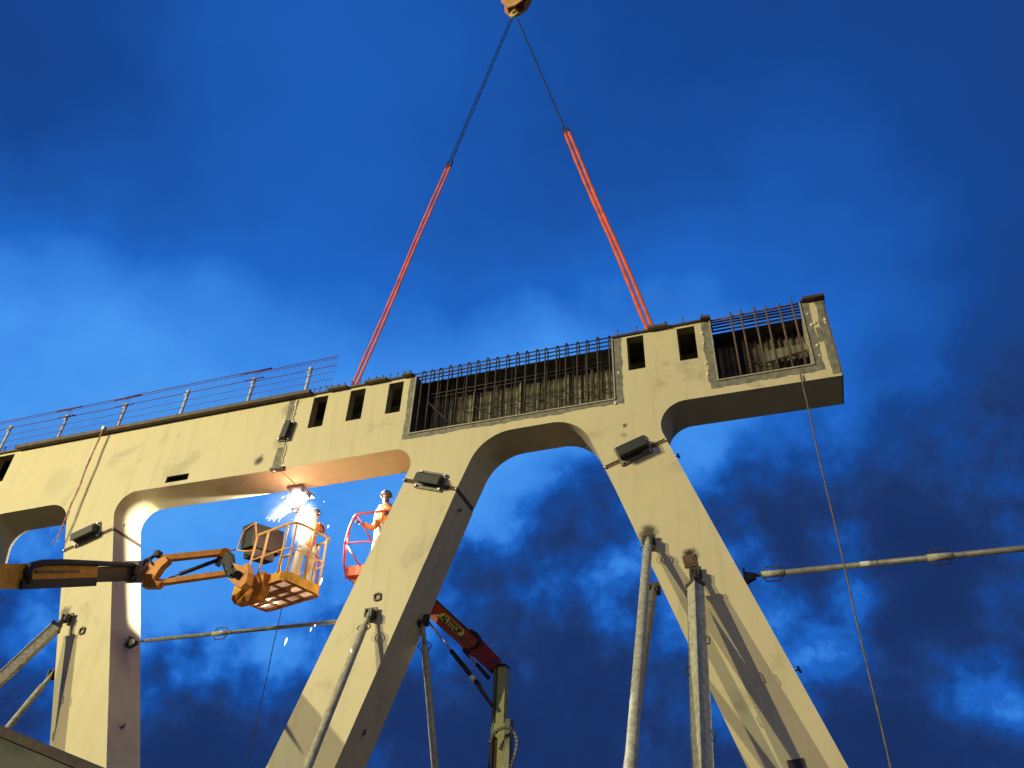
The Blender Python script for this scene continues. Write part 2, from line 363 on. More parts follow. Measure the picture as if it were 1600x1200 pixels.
def liners(holes, e):
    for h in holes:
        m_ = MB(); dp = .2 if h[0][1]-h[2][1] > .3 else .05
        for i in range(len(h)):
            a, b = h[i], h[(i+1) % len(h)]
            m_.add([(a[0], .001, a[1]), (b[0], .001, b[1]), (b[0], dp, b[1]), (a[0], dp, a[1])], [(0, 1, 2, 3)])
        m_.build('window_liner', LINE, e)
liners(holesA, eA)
def leg(e, a0, a1, b1, b0, label=None):     # top left, top right, right lower, left lower (pixels); runs on to the ground
    p = [Vector(X(*q)) for q in (a0, a1, b1, b0)]
    def down(u, v): d = v-u; return v+d*((v.y-.0)/(-d.y))
    q2 = down(p[1], p[2]); q3 = down(p[0], p[3])
    o = MB().prism([tuple(p[0]), tuple(p[1]), tuple(q2), tuple(q3)], 0, WD).build('leg', PAINT, e)
    if label: o['label'] = label
def strap(e, a0, a1, b1, b0):               # recessed rusty band in the gap between leg and node
    p = [Vector(X(*q)) for q in (a0, a1, b1, b0)]
    c = sum(p, Vector((0, 0)))/4; ax = (p[1]-p[0]).normalized()
    p = [q-ax*((q-c).dot(ax))*.01 for q in p]
    MB().prism([tuple(q) for q in p], .012, WD-.012).build('seam_band', RUST, e)
    lens = (p[1]-p[0]).length
    for q in (p[0]*.5+p[3]*.5, p[1]*.5+p[2]*.5):
        b_ = MB(); b_.sph((q.x, -.012, q.y), .028, 8); b_.build('seam_bolt', BOLT, e)
leg(eA, (99.6, 863.5), (177.2, 829), (166, 1200), (75, 1200))
strap(eA, (100.6, 858), (177.4, 823), (177.2, 829), (99.6, 863.5))
b = MB(); b.prism([(leftleg[0][0]-.02, leftleg[0][1]-.09), (leftleg[1][0]-.02, leftleg[1][1]-.09), (leftleg[1][0]-3.6, 0), (leftleg[0][0]-3.6, 0)], 0, WD); b.build('leg', PAINT, eA)
f0 = P(32, 702).x; f1 = P(487.5, 619).x
MB().box(((f0+f1)/2, WD/2, ZT+.048), f1-f0, WD+.27, .085).build('deck_flange', FLANGE, eA)
MB().box(((XL+f0)/2-.002, WD/2, ZT+.03), f0-XL-.004, WD+.10, .05).build('deck_flange', FLANGE, eA)
# weld zone left of the joint
for (za, zb, w) in ((ZT-.01, 10.72, .13), (10.33, ZBA2+.03, .15)):
    ragged(eA, 'primer_strip', (JX-.012, zb), (JX-.012, za), w, 1, amp=.02)
def bead(e, x, z0, z1, w, name='weld_bead'):
    n = int(abs(z1-z0)/.05); pts = [(x+random.uniform(-w, w)*.5, -.004, z0+(z1-z0)*i/n) for i in range(n+1)]
    MB().tube(pts, [w*random.uniform(.45, 1.1) for _ in pts], 6).build(name, mat('cream_weld_filler', (.72, .64, .45), .5), e)
# ---- right span
eB = empty('bridge_span', (-3.5, 0, 0), 'cream steel bridge span on two splayed legs, hung from orange slings, with open rebar bays', 'bridge', 'cream steel bridge spans')
JB = JX+.028
zb = lambda px, py: P(px, py).z
XE = P(1302, 535).x
o1l, o1r, o1b = -6.373, -2.30, (10.108+10.132)/2
o2l, o2r = -.507, P(1262, 522).x; o2b = (P(1121, 596).z+P(1272, 570.5).z)/2
lowB = [(XE, P(1313.5, 586.7).z), (X(1012, 634)+(.66,)), X(1040, 684), X(944, 728), X(904.5, 653, .52), X(754, 678.5, .58), X(714.8, 761), X(632.5, 747), X(657, 695.5, .56), (JB, P(437, 733).z)]
outB = fillet([(JB, ZT), (XE, ZT)]+lowB, 12)
notB = fillet([(JB, ZT), (o1l, ZT), (o1l, o1b), (o1r, o1b), (o1r, ZT), (o2l, ZT), (o2l, o2b), (o2r, o2b), (o2r, ZT), (XE, ZT)]+lowB, 12)
def wq(tl, tr, br, bl):
    a = [P(*q) for q in (tl, tr, br, bl)]
    return quad((a[0].x+a[3].x)/2, (a[2].z+a[3].z)/2, (a[1].x+a[2].x)/2, (a[0].z+a[1].z)/2)
holesB = [wq((490.5, 621.5), (513, 618), (503.5, 665.5), (480.5, 669)), wq((548.7, 611), (572, 606.5), (563.7, 653.7), (539, 658.7)),
          wq((608.7, 600), (631, 595.5), (625, 642.5), (600.7, 647.5)), wq((977, 528), (1005, 524), (1008.5, 574.5), (984, 578.5)), wq((1056, 514), (1084.5, 509.5), (1091, 559), (1063.5, 564))]
b = MB(); shell(b, outB, notB, holesB, ZT)
for (xl, xr, zz) in ((o1l, o1r, o1b), (o2l, o2r, o2b)):      # lips, floor and diaphragms of the open bays; left one coloured dark for shade
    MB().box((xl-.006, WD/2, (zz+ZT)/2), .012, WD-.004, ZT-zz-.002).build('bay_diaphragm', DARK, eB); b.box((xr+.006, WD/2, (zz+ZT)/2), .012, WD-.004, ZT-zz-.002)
    b.box(((xl+xr)/2, WD/2, zz-.006), xr-xl, WD-.004, .012)
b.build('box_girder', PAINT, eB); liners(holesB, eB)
leg(eB, (631, 753.5), (712.3, 767.5), (522.5, 1200), (415, 1200)); strap(eB, (632.5, 747), (714.8, 761), (712.3, 767.5), (631, 753.5))
leg(eB, (947, 734), (1043, 690), (1326, 1200), (1167.5, 1200)); strap(eB, (944, 728), (1040, 684), (1043, 690), (947, 734))
xs = [(JB+.30, o1l), (o1r, o2l), (o2r, XE)]
for a, c in xs: MB().box(((a+c)/2, WD/2, ZT+.022), c-a-.004, WD+.09, .036).build('deck_flange', FLANGE, eB)
for (pa, pb, dz) in (((519), 547, .05), (576, 609, .05), (634, 648, .05), (1013, 1043, .05), (1093, 1108, .05), (1250, 1284, .05)):
    xa, xb = P(pa, 600-(pa-500)*.19).x, P(pb, 600-(pb-500)*.19).x
    MB().box(((xa+xb)/2, .10, ZT+.026), xb-xa, .42, dz*1.1).build('lug_plate', FLANGE, eB)
# back part of the bays: ribbed panel, deck strip above
def bay(xl, xr, zz, fm, ystrip):
    m_ = MB(); n = int((xr-xl)/.055); y0 = WD-.07
    for i in range(n):
        x0 = xl+(xr-xl)*i/n; x1 = xl+(xr-xl)*(i+1)/n; d0 = .035 if i % 2 else 0; d1 = .035 if (i+1) % 2 else 0
        k = .08 if i % 9 == 0 else 0
        m_.add([(x0, y0-d0-k, zz+.01), (x1, y0-d1-k, zz+.01), (x1, y0-d1-k, ZT-.02), (x0, y0-d0-k, ZT-.02)], [(0, 1, 2, 3)])
    m_.build('ribbed_panel', fm, eB, fix=False)
    MB().box(((xl+xr)/2, (ystrip+WD)/2, ZT+.002), xr-xl-.01, WD-ystrip, .02).build('deck_strip', DARK, eB)
bay(o1l, o1r, o1b, FORM, .27); bay(o2l, o2r, o2b, FORMD, .42)
# opening liners and primer borders
def liner(xl, xr, zz):
    m_ = MB(); m_.box((xl+.012, -.012, (zz+ZT)/2), .024, .03, ZT-zz); m_.box((xr-.012, -.012, (zz+ZT)/2), .024, .03, ZT-zz); m_.box(((xl+xr)/2, -.012, zz+.011), xr-xl-.05, .028, .024)
    m_.build('opening_frame', mat('frame_steel', (.44, .40, .29), .6, noise=.3, nscale=10), eB)
liner(o1l, o1r, o1b); liner(o2l, o2r, o2b)
ragged(eB, 'primer_strip', (o1l-.001, o1b), (o1l-.001, ZT-.01), .12, 1)
ragged(eB, 'primer_strip', (o1l-.13, o1b-.001), (o1r+.15, o1b-.001), .10, -1)
ragged(eB, 'primer_strip', (o1r+.001, o1b), (o1r+.001, ZT-.01), .15, -1)
ragged(eB, 'primer_strip', (o2l-.001, o2b), (o2l-.001, ZT-.01), .14, 1)
ragged(eB, 'primer_strip', (o2l-.12, o2b-.001), (o2r+.14, o2b-.001), .13, -1)
ragged(eB, 'primer_strip', (o2r+.001, o2b), (o2r+.001, ZT-.01), .13, -1)
ragged(eB, 'primer_strip', (XE-.003, lowB[0][1]+.05), (XE-.003, ZT-.01), .13, 1)
MB().prism([(o2r+.15, 10.62), (XE-.15, 10.62), (XE-.15, 10.93), (o2r+.15, 10.93)], -.012, -.001).build('primer_strip', PRIMER, eB)
m_ = MB(); m_.box((XE+.012, WD/2, (ZT+lowB[0][1])/2), .018, WD+.02, ZT-lowB[0][1]-.02); m_.build('end_plate', mat('end_plate_steel', (.16, .14, .1), .7, noise=.5, nscale=8), eB)
def blob(x, z, r=.035):
    MB().sph((x, -.012, z), r, 8, (1, .5, 1.25)).build('weld_filler', mat('cream_weld_filler', (.72, .64, .45), .5), eB)
for (px, py) in ((1262, 491), (1273, 505), (1277, 540), (1281, 556), (1268, 508), (1097, 521), (1103, 569), (1106, 585), (1099, 537), (967, 583), (962, 630), (1289, 500), (1290, 505)):
    p = P(px, py); blob(p.x, p.z, random.uniform(.018, .034))
bead(eB, JB+.035, ZT-.03, 10.9, .035); bead(eB, JB+.03, 10.35, ZBA2+.06, .025)
# rebar
def rebar_bay(xl, xr, zz, n, rmat, rr, hook, jit):
    rr *= 1.15
    for i in range(n):
        x = xl+(xr-xl)*(i+.6)/(n+.1)+random.uniform(-jit, jit); l = random.uniform(-.006, .006)
        zt = ZT+.13+random.uniform(-.015, .02)
        pts = [(x-l, .02, zz+.005), (x, .015, (zz+zt)/2), (x+l, .012, zt-.05)]
        if hook: pts += [(x+l+.004, .03, zt-.01), (x+.012, .06, zt+.01), (x+.02, .10, zt-.01), (x+.022, .12, zt-.07), (x+.022, .125, zt-.25)]
        else: pts += [(x+l, .012, zt)]
        MB().tube(pts, rr, 6).build('upright_bar', rmat, eB)
rebar_bay(o1l, o1r, o1b, 20, REBAR, .013, True, .02)
rebar_bay(o2l+.25, o2r-.02, o2b, 6, REBAR2, .016, False, .02)
for (xl, xr, mt, r, rows) in ((o1l-.05, o1r+.05, REBAR, .014, ((.0, ZT+.075), (.10, ZT+.07), (.2, ZT+.06), (.03, ZT+.0))),
                              (o2l-.1, o2r+.02, REBAR2, .02, ((.03, ZT+.05), (.1, ZT+.05), (.17, ZT+.04), (.24, ZT+.03), (.30, ZT+.0)))):
    for (y, z) in rows:
        s_ = random.uniform(-.01, .01); MB().tube([(xl+.03, y+.03, z+s_), ((xl+xr)/2, y+.03, z+random.uniform(-.008, .008)), (xr-.03, y+.03, z-s_)], r, 6).build('lengthwise_bar', mt, eB)
for i in range(16):          # second thin row behind
    x = o1l+.15+i*.255+random.uniform(-.03, .03); MB().tube([(x, .3, o1b+.02), (x+.02, .29, ZT-.02)], .008, 5).build('rear_bar', REBAR, eB)
for (z, y) in ((ZT-.30, .30), (ZT-.36, .34)): MB().tube([(o1l+.2, y, z), (o1r-.1, y, z+.03)], .012, 5).build('lengthwise_bar', REBAR, eB)
MB().tube([(o1l+.25, .2, o1b+.85), (o1l+.95, .2, o1b+.04)], .014, 5).build('brace_bar', REBAR, eB)
def anchors(xl, xr, nx, zs, mt, sgn):
    for i in range(nx):
        x = xl+(xr-xl)*(i+.5)/nx
        for z in zs:
            xx = x+random.uniform(-.02, .02); zz = z+random.uniform(-.02, .02)
            ya_ = WD-.2; pts = [(xx, ya_, zz+.04), (xx+.02, ya_, zz-.01), (xx+.07, ya_, zz-.06), (xx+.15, ya_, zz-.10), (xx+.26, ya_, zz-.115)]
            MB().tube(pts, .013, 5).build('anchor_bar', mt, eB)
anchors(o1l+.6, o1r-.05, 11, (11.0, 10.75, 10.5, 10.28), REBAR, 1)
anchors(o2l+.15, o2r-.35, 4, (11.0, 10.7, 10.42), REBAR, 1)
b = MB(); b.prism([(-.05+o2r-.75, 10.72), (o2r-.02, 10.86), (o2r-.02, 11.0), (o2r-.75, 10.98)], .45, .5); b.build('stiffener', FORM, eB)
# shear studs
def studs(e, x0, x1, step, h):
    x = x0
    while x < x1:
        m_ = MB(); m_.tube([(x, -.01, ZT+.08), (x, -.01, ZT+.08+h*.8), (x, -.01, ZT+.08+h)], .011, 6); m_.tube([(x, -.01, ZT+.08+h*.78), (x, -.01, ZT+.08+h)], .02, 6)
        m_.build('shear_stud', DARK if e is eA else GALVD, e); x += step*random.uniform(.75, 1.25)
studs(eA, -17.6, -9.4, .30, .12); studs(eB, JB+.4, o1l-.05, .17, .10); studs(eB, o1r+.1, o2l, .30, .10); studs(eB, o2r+.08, XE, .16, .06)
# small square lugs welded on the legs
def lug(px, py, s, e, y=0., mt=RUST, hollow=False):
    c = P(px, py, y); r = Matrix.Rotation(-.12, 3, 'Y')
    m_ = MB()
    if hollow:
        t = s*.2
        for dx, dz, a, h in ((-s/2, 0, t, s), (s/2, 0, t, s), (0, -s/2, s-t, t), (0, s/2, s-t, t)): m_.box(c+r@Vector((dx, -.015, dz)), a, .03, h, r)
    else: m_.box(c+Vector((0, -.012, 0)), s, .024, s, r); m_.box(c+Vector((0, -.028, 0)), s*.6, .012, s*.6, r)
    m_.build('square_lug', mt, e)
lug(1078, 877, .19, eB); lug(590, 933, .11, eB, mt=DARK, hollow=True); lug(129, 986, .11, eA, mt=DARK, hollow=True); lug(1246, 1200, .2, eB, mt=DARK)
for (px, py, y, e) in ((1058, 713, .45, eB), (1246, 1047, .45, eB)):
    p = P(px, py, y)
    m_ = MB(); m_.tube([p-Vector((.10, 0, .03)), p+Vector((.03, 0, .01))], .012, 6); m_.tube([p+Vector((.01, 0, .05)), p+Vector((.04, 0, -.04))], .018, 6); m_.build('side_stud', DARK, e)
for (px, py, yy, e) in ((193, 822, .3, eA), (193, 1135, .3, eA), (720, 797, .3, eB), (570, 1145, .35, eB)):
    p = P(px, py, yy)
    m_ = MB(); m_.tube([p-Vector((.10, 0, .0)), p+Vector((.02, 0, -.01))], .012, 6); m_.tube([p+Vector((-.01, .03, .05)), p+Vector((.0, -.03, -.05))], .014, 6); m_.build('side_stud', DARK, e)
# splice boxes
def dirpx(a, b_): p, q = P(*a), P(*b_); return (q.x-p.x, q.z-p.z)
dx_, dz_ = dirpx((944, 728), (1040, 684)); splice_box(990, 705, dx_, dz_, .58, .38, .22, 'dark bolted steel box across the seam at the top of the right splayed leg')
dx_, dz_ = dirpx((632.5, 747), (714.8, 761)); splice_box(674, 752.5, dx_, dz_, .58, .36, .17, 'dark bolted steel box with four bright bolts, across the middle leg')
dx_, dz_ = dirpx((100.6, 858), (177.4, 823)); splice_box(138, 836, dx_, dz_, .60, .38, .18, 'dark bolted steel box across the upright left leg, above the yellow boom')
splice_box(449, 675, .12, 1, .46, .28, .12, 'dark bolted steel box across the upright joint where the two spans meet')
# bracket under the joint, at the back edge where the welder works; fins added to block arc light
e = empty('welding_bracket', (JX, .84, ZBA2), 'sooty steel bracket with added plates blocking the arc, under the far edge of the girder joint, above the sparks', 'steel bracket')
zb_ = ZBA2-.004
MB().box((ARC.x-.01, .86, ARC.z+.055), .36, .50, .05).build('clamp_plate', RUST, e)  # bracket plate widened as a hood keeping arc light off the underside
MB().extr([(ARC.x-.10, .62, ARC.z+.028), (ARC.x-.10, .9356, ARC.z+.028), (ARC.x-.10, .9356, ARC.z-.085), (ARC.x-.10, 1.0, ARC.z-.115), (ARC.x-.10, 1.0, ARC.z-.36), (ARC.x-.10, .62, ARC.z-.36)], (.008, 0, 0)).build('arc_blocker_fin', DARK, e)  # added plate, cut so only a strip of arc light reaches the leg
MB().box((ARC.x+.17, .80, ARC.z-.02), .012, .36, .098).build('arc_blocker_fin', DARK, e)  # added plate, keeps arc light off the underside to the right
MB().box((ARC.x-.004, .84, ARC.z-.166), .186, .008, .388).build('arc_blocker_fin', DARK, e)  # added plate, keeps arc light off the boom and rotator
m_ = MB()
for (px, py) in ((431, 733), (443, 730), (430, 737)): bolt(m_, P(px, py)+Vector((0, -.02, .0)), .03)
m_.build('bolt', BOLT, e)
MB().box((JX, -.03, ZBA2-.02), .30, .12, .05).build('front_clamp', DARK, e)

# ------------------------------------------------------------------ fence on the left span
fe = empty('mesh_fence', (-13, .72, ZF+.04), 'purple wire mesh safety fence on pale posts along the top of the left span', 'fence')
fy = .72; zb0 = ZT+.09
for (a, b_) in (((2, 700), (17.5, 667.5)), ((91, 684), (106, 650)), ((186, 665), (198, 632)), ((284, 646), (294.5, 612)), ((389, 627.5), (397.5, 593)), ((479, 611), (486, 576))):
    t = P(*b_, fy); x = t.x
    m_ = MB(); m_.tube([(x-.02, fy, zb0), (x, fy, t.z)], .035, 8); m_.sph((x, fy, t.z), .05, 8); m_.tube([(x-.05, fy-.04, t.z-.12), (x+.06, fy-.04, t.z-.12)], .022, 6)
    m_.build('post', POST, fe)
zt_ = P(400, 583, fy).z
seams = [-20.6, P(-40, 670, fy).x, P(118, 636, fy).x, P(207, 620, fy).x, P(408, 581, fy).x, P(529, 560, fy).x]
zf0 = zt_-1.22
for k in range(len(seams)-1):
    x0, x1 = seams[k]-.12, seams[k+1]; m_ = MB(); yy = fy-.05-.012*(k % 2); sk = random.uniform(-.03, .03)
    n = int((x1-x0)/.085)
    for i in range(n+1):
        x = x0+(x1-x0)*i/n; m_.tube([(x, yy, zf0), (x+.01, yy, zt_+sk)], .0036, 4, caps=False)
    for z, r in ((zt_+sk, .009), (zt_+sk-.06, .006), (zt_+sk-.27, .009), (zt_-.48, .005), (zt_-.68, .005), (zt_-.88, .005), (zt_-1.1, .008)):
        m_.tube([(x0, yy, z), (x1, yy, z)], r, 4, caps=False)
    if k < len(seams)-2: m_.tube([(x1-.5, yy-.01, zt_+sk-.03), (x1+.35, yy-.01, zt_+sk-.03)], .018, 5); m_.tube([(x1-.35, yy-.01, zt_+sk-.27), (x1+.2, yy-.01, zt_+sk-.27)], .014, 5)
    m_.build('mesh_panel', MESHW, fe)

# ------------------------------------------------------------------ crane hook and slings
hk = P(804, 17, .42)
e = empty('crane_hook', hk, 'orange crane hook block at the top where both slings meet', 'crane hook')
mp = mpp(hk)
HB = mat('hook_block_orange', (.75, .38, .12), .45, noise=.3, nscale=3); HR = mat('hook_block_maroon', (.16, .03, .03), .5, noise=.3)
for sd in (-1, 1):
    poly = [(hk.x-.46, hk.z+1.5), (hk.x+.50, hk.z+1.5), (hk.x+.52, hk.z+.75), (hk.x+.34, hk.z+.16), (hk.x+.10, hk.z-.02), (hk.x-.16, hk.z-.02), (hk.x-.40, hk.z+.45)]
    MB().prism(poly, .42+sd*.17-.02, .42+sd*.17+.02).build('cheek_plate', HB, e)
m_ = MB(); m_.tube([(hk.x, .30, hk.z+.85), (hk.x, .54, hk.z+.85)], .36, 20); m_.build('sheave', HR, e)
MB().box((hk.x+.02, .42, hk.z+.28), .5, .25, .2).build('crosshead', HR, e)
pts = [Vector((hk.x, .42, hk.z+.2)), Vector((hk.x, .42, hk.z-.02))]+[Vector((hk.x-.10*math.sin(a), .42, hk.z-.16+.13*math.cos(a))) for a in (.3, 1., 1.6, 2.3, 3.1, 3.9, 4.6, 5.1)]
MB().tube(pts, [.07, .06, .05, .055, .06, .06, .055, .05, .04, .025], 8).build('hook', mat('hook_yellow', (.62, .45, .14), .45), e)
for dx in (-.16, 0., .2): MB().tube([(hk.x+dx, .42, hk.z+1.2), (hk.x+dx, .42, hk.z+16)], .016, 6).build('hoist_rope', WIRE, e)
def sling(name, top, mid, bot, yb, double, label, wr, sr):
    A = P(*top, .42)-Vector((0, 0, .0)); Bm = P(*mid, .30 if True else 0); Cb = P(*bot, yb)
    e = empty('lifting_sling', Cb, label, 'lifting sling', 'slings carrying the right span')
    # keep the leg straight: mid point lies on the straight line from hook to girder
    d = Cb-A; t = (Bm-A).length/d.length
    Mp = A+d*t
    side = d.cross(Vector((0, 1, 0))).normalized()
    for k in ((-1, 1) if double else (0,)):
        n = 60; pts = [A+(Mp-A)*i/n+side*(k*.035+(.0 if double else 0)) for i in range(n+1)]
        MB().tube(pts, [wr*(1+.22*math.sin(i*2.1)) for i in range(n+1)], 6).build('wire_rope', WIRE, e)
    m_ = MB(); m_.tube([Mp-side*.06-d.normalized()*.16, Mp-side*.07+d.normalized()*.04, Mp+side*.07+d.normalized()*.04, Mp+side*.06-d.normalized()*.16], .028, 6); m_.tube([Mp-side*.09, Mp+side*.09], .03, 6); m_.build('shackle', DARK, e)
    dd_ = (Cb-A).normalized(); end = Cb+dd_*max(0, (Cb.z-ZT-.07)/(-dd_.z))
    for k in (-1, 1):
        n = 40; pts = []
        for i in range(n+1):
            s_ = i/n; w = .048+.012*math.sin(s_*9+k)
            pts.append(Mp+(end-Mp)*s_+side*k*w)
        MB().tube(pts, [sr*(1+.12*math.sin(i*1.3+k)) for i in range(n+1)], 8, flat=.6).build('sling_band', SLING, e)
sling('l', (799, 30), (701, 262), (555, 600), .08, True, 'long orange sling on a doubled dark wire, left of the crane hook', .015, .032)
sling('r', (809, 30), (885, 209), (1014, 508), .08, False, 'orange sling on a single dark wire, right of the crane hook', .020, .036)

# ------------------------------------------------------------------ hanging ropes
def hang(name, a, b_, y, r, mt, label, cat, sway=0.0):
    A = P(*a, y); z1 = P(*b_, y).z; n = 50
    e_ = MB(); pts = []
    for i in range(n+1):
        s_ = i/n; pts.append((A.x+sway*math.sin(s_*math.pi)+.004*math.sin(s_*17), y+.003*math.cos(s_*13), A.z+(z1-A.z)*s_))
    e_.tube(pts, [r*(1+.25*math.sin(i*2.4)) for i in range(n+1)], 6)
    return tag(e_.build(name, mt), label, cat)
ROPE = mat('grey_rope', (.20, .17, .13), .9, noise=.4, nscale=30)
hang('hanging_rope', (1250, 583), (1412, 1290), -.05, .013, ROPE, 'thin grey rope hanging from the far right bay of the girder down past the prop', 'rope')
hang('hanging_rope', (440, 950), (383, 1190), .6, .008, BLACK, 'thin dark cord hanging below the yellow work basket', 'rope')
e = empty('ratchet_strap', P(160, 672, -.14), 'frayed red and white strap hanging down the face of the left span', 'strap')
STR = mat('strap_webbing', (.50, .30, .27), .9, col2=(.22, .06, .07), nscale=12)
A = P(160, 671, -.16); zl = P(88, 852, -.16).z
pts = [(A.x+.004*math.sin(i*.9), -.16+.01*math.sin(i*.5), A.z+(zl-A.z)*i/30) for i in range(31)]
MB().tube(pts, [.03]*18+[.028, .03, .026, .03, .026, .022, .028, .02, .024, .018, .016, .012, .008], 6, flat=.3).build('webbing', STR, e)
MB().box((A.x+.02, -.15, A.z+.03), .07, .08, .09).build('buckle', POST, e)
MB().tube([(A.x+.03, -.15, zl+.8), (A.x+.02, -.15, zl+.4), (A.x-.07, -.17, zl+.15), (A.x-.12, -.16, zl+.02)], .009, 5, flat=.4).build('loose_tail', STR, e)

# ------------------------------------------------------------------ props
def bracket_head(m_, t, s=.12):
    m_.box(t+Vector((0, .06, 0)), s*2, .03, s*2.1); m_.box(t+Vector((-s*.55, -.01, -.02)), .02, .12, s*1.4); m_.box(t+Vector((s*.55, -.01, -.02)), .02, .12, s*1.4)
    m_.tube([t+Vector((-s*.9, -.02, -.04)), t+Vector((s*.9, -.02, -.04))], .022, 8)
def handle_loops(m_, c, d, r, off):
    side = Vector((1, 0, 0)); d = d.normalized()
    for k in (-1, 1):
        pts = [c+side*k*(r*.8+off*math.sin(math.pi*i/8))+d*(.075-.15*i/8) for i in range(9)]
        m_.tube(pts, .0095, 6)
def to_ground(T, via):
    d = via-T; return T+d*((T.z-.05)/(-d.z))
PG = 'steel props bracing the bridge legs'
def tube_prop(top, via_px, y, label, r1, r2, frac, loops=True, lean=None, mt=GALV, head=True):
    T = P(*top, y); V = PX(*via_px, T.x) if lean is None else T+Vector(lean)
    G = to_ground(T, V); d = (G-T)
    e = empty('push_pull_prop', (G.x, G.y, 0), label, 'steel prop', PG)
    dn = d.normalized(); Mp = T+dn*frac
    MB().tube([Mp-dn*.02, Mp, G-dn*.3, G-dn*.2], [r2*1.0, r1, r1, r2], 16).build('outer_tube', mt, e)
    MB().tube([T, Mp], r2, 12).build('inner_tube', mt, e)
    if head:
        m_ = MB(); bracket_head(m_, T, .10); m_.build('head_bracket', DARK, e)
    if loops:
        m_ = MB(); handle_loops(m_, T+dn*(frac+.02), dn, r1, .065); m_.build('handle', DARK, e)
    m_ = MB(); m_.tube([G-dn*.3, G], r2, 10); m_.box(Vector((G.x, G.y, .02)), .3, .3, .04); m_.build('foot', GALVD, e)
    return e
tube_prop((578, 957), (480, 1200), -.12, 'round grey prop with wire handles leaning up to the face of the middle leg', .064, .042, .30)
tube_prop((1013, 843), (985, 1200), -.14, 'round grey prop with small loop handles, left of the square prop on the right leg', .07, .05, .22)
tube_prop((1021, 918), (986, 1170), .42, 'thin prop running behind the round prop, on the left side of the right leg', .06, .03, .18, loops=False, mt=GALVD)
tube_prop((83, 1052), (38, 1160), .42, 'thin round prop low at the left of the upright leg, behind the dark-topped barrier', .062, .04, .3, loops=False, lean=(0, -1.0, -2.2))
tube_prop((660, 968), (680, 1200), .6, 'round grey prop behind the middle leg, running down beside the pale crane mast', .062, .038, .42)
def square_prop(top, via_px, y, w, label):
    T = P(*top, y); G = to_ground(T, PX(*via_px, T.x)); dn = (G-T).normalized()
    e = empty('square_prop', (G.x, G.y, 0), label, 'steel prop', PG)
    a = Vector((1, 0, 0)); b_ = dn.cross(a).normalized(); S = T+dn*.28
    ax1 = (a+b_).normalized(); ax2 = (b_-a).normalized(); h = w/2; m_ = MB(); r = w*.06
    prof = []
    for (sx, sz) in ((1, 1), (-1, 1), (-1, -1), (1, -1)):
        for k in (0, 1):
            q = (sx*(h-(r if (k == 0) == (sx*sz > 0) else 0)), sz*(h-(0 if (k == 0) == (sx*sz > 0) else r))); prof.append(q)
    v0 = [S+ax1*p[0]+ax2*p[1] for p in prof]; v1 = [G+ax1*p[0]+ax2*p[1] for p in prof]; n = len(prof)
    m_.add(v0+v1, [tuple(range(n)), tuple(range(n, 2*n))[::-1]]+[(i, (i+1) % n, (i+1) % n+n, i+n) for i in range(n)])
    m_.build('square_tube', GALV, e)
    m_ = MB(); capv = [S-dn*.02+ax1*p[0]*1.12+ax2*p[1]*1.12 for p in prof]; capv2 = [S+dn*.05+ax1*p[0]*1.12+ax2*p[1]*1.12 for p in prof]
    m_.add(capv+capv2, [tuple(range(n)), tuple(range(n, 2*n))[::-1]]+[(i, (i+1) % n, (i+1) % n+n, i+n) for i in range(n)]); m_.build('end_cap', DARK, e)
    m_ = MB(); bracket_head(m_, T, .09); m_.tube([T, S], .05, 8); m_.build('head_bracket', DARK, e)
    for k, sd in ((1.1, 1), (1.6, -1), (2.6, 1)):
        c = S+dn*k+a*sd*w*.66; m_ = MB(); m_.tube([c+dn*.08-a*sd*.05, c+dn*.05+a*sd*.03, c-dn*.05+a*sd*.03, c-dn*.09-a*sd*.05], .011, 6); m_.build('lug', DARK, e)
    MB().box((G.x, G.y, .02), .4, .4, .04).build('foot', GALVD, e)
square_prop((1086, 893), (1098, 1200), -.12, .19, 'thick square galvanised prop standing in front of the right splayed leg')
square_prop((104, 964), (0, 1062), -.12, .19, 'thick square grey prop leaning in from the left to the upright leg')
# horizontal tube braces
def hbrace(a, b_, y, label, rr, loop_px, sticker=None, holes=False):
    A = P(*a, y); B_ = P(*b_, y); B_.z = A.z
    e = empty('tube_brace', A, label, 'steel tube', 'level steel tubes between the bridge legs')
    d = (B_-A).normalized(); J = A+d*.30
    MB().tube([J, B_], rr, 14).build('tube', GALVD, e)
    MB().tube([A, J+d*.1], rr*.6, 10).build('screw_end', DARK, e)
    m_ = MB()
    m_.box(A+Vector((-.06, 0, 0)), .03, .16, .2); m_.extr([A+Vector((-.05, -.05, .06)), A+Vector((.1, -.05, .02)), A+Vector((.1, -.05, -.05)), A+Vector((-.05, -.05, -.12))], (0, .1, 0)); m_.build('end_bracket', DARK, e)
    for lp in loop_px:
        c = P(*lp, y); c.z = A.z; m_ = MB()
        for k in (-1, 1): m_.tube([c+Vector((-.14, 0, k*rr)), c+Vector((-.10, 0, k*(rr+.07))), c+Vector((.10, 0, k*(rr+.07))), c+Vector((.14, 0, k*rr))], .011, 6)
        m_.build('handle', DARK, e); MB().tube([c-d*.17, c+d*.17], rr*1.2, 12).build('sleeve', GALV, e)
    if sticker:
        c = P(*sticker, y); c.z = A.z; MB().tube([c-d*.07, c+d*.07], rr*1.03, 14, caps=False).build('sticker', mat('white_sticker', (.8, .75, .62), .6), e)
    if holes:
        m_ = MB()
        for i in range(9): m_.tube([J+d*(.15+.22*i)+Vector((0, -rr*1.04, 0)), J+d*(.15+.22*i)+Vector((0, 0, 0))], .012, 6)
        m_.build('pin_hole', BLACK, e)
hbrace((207, 1003), (560, 966), .42, 'level tube brace with pin holes between the upright left leg and the middle leg', .036, [(345, 988)], holes=True)
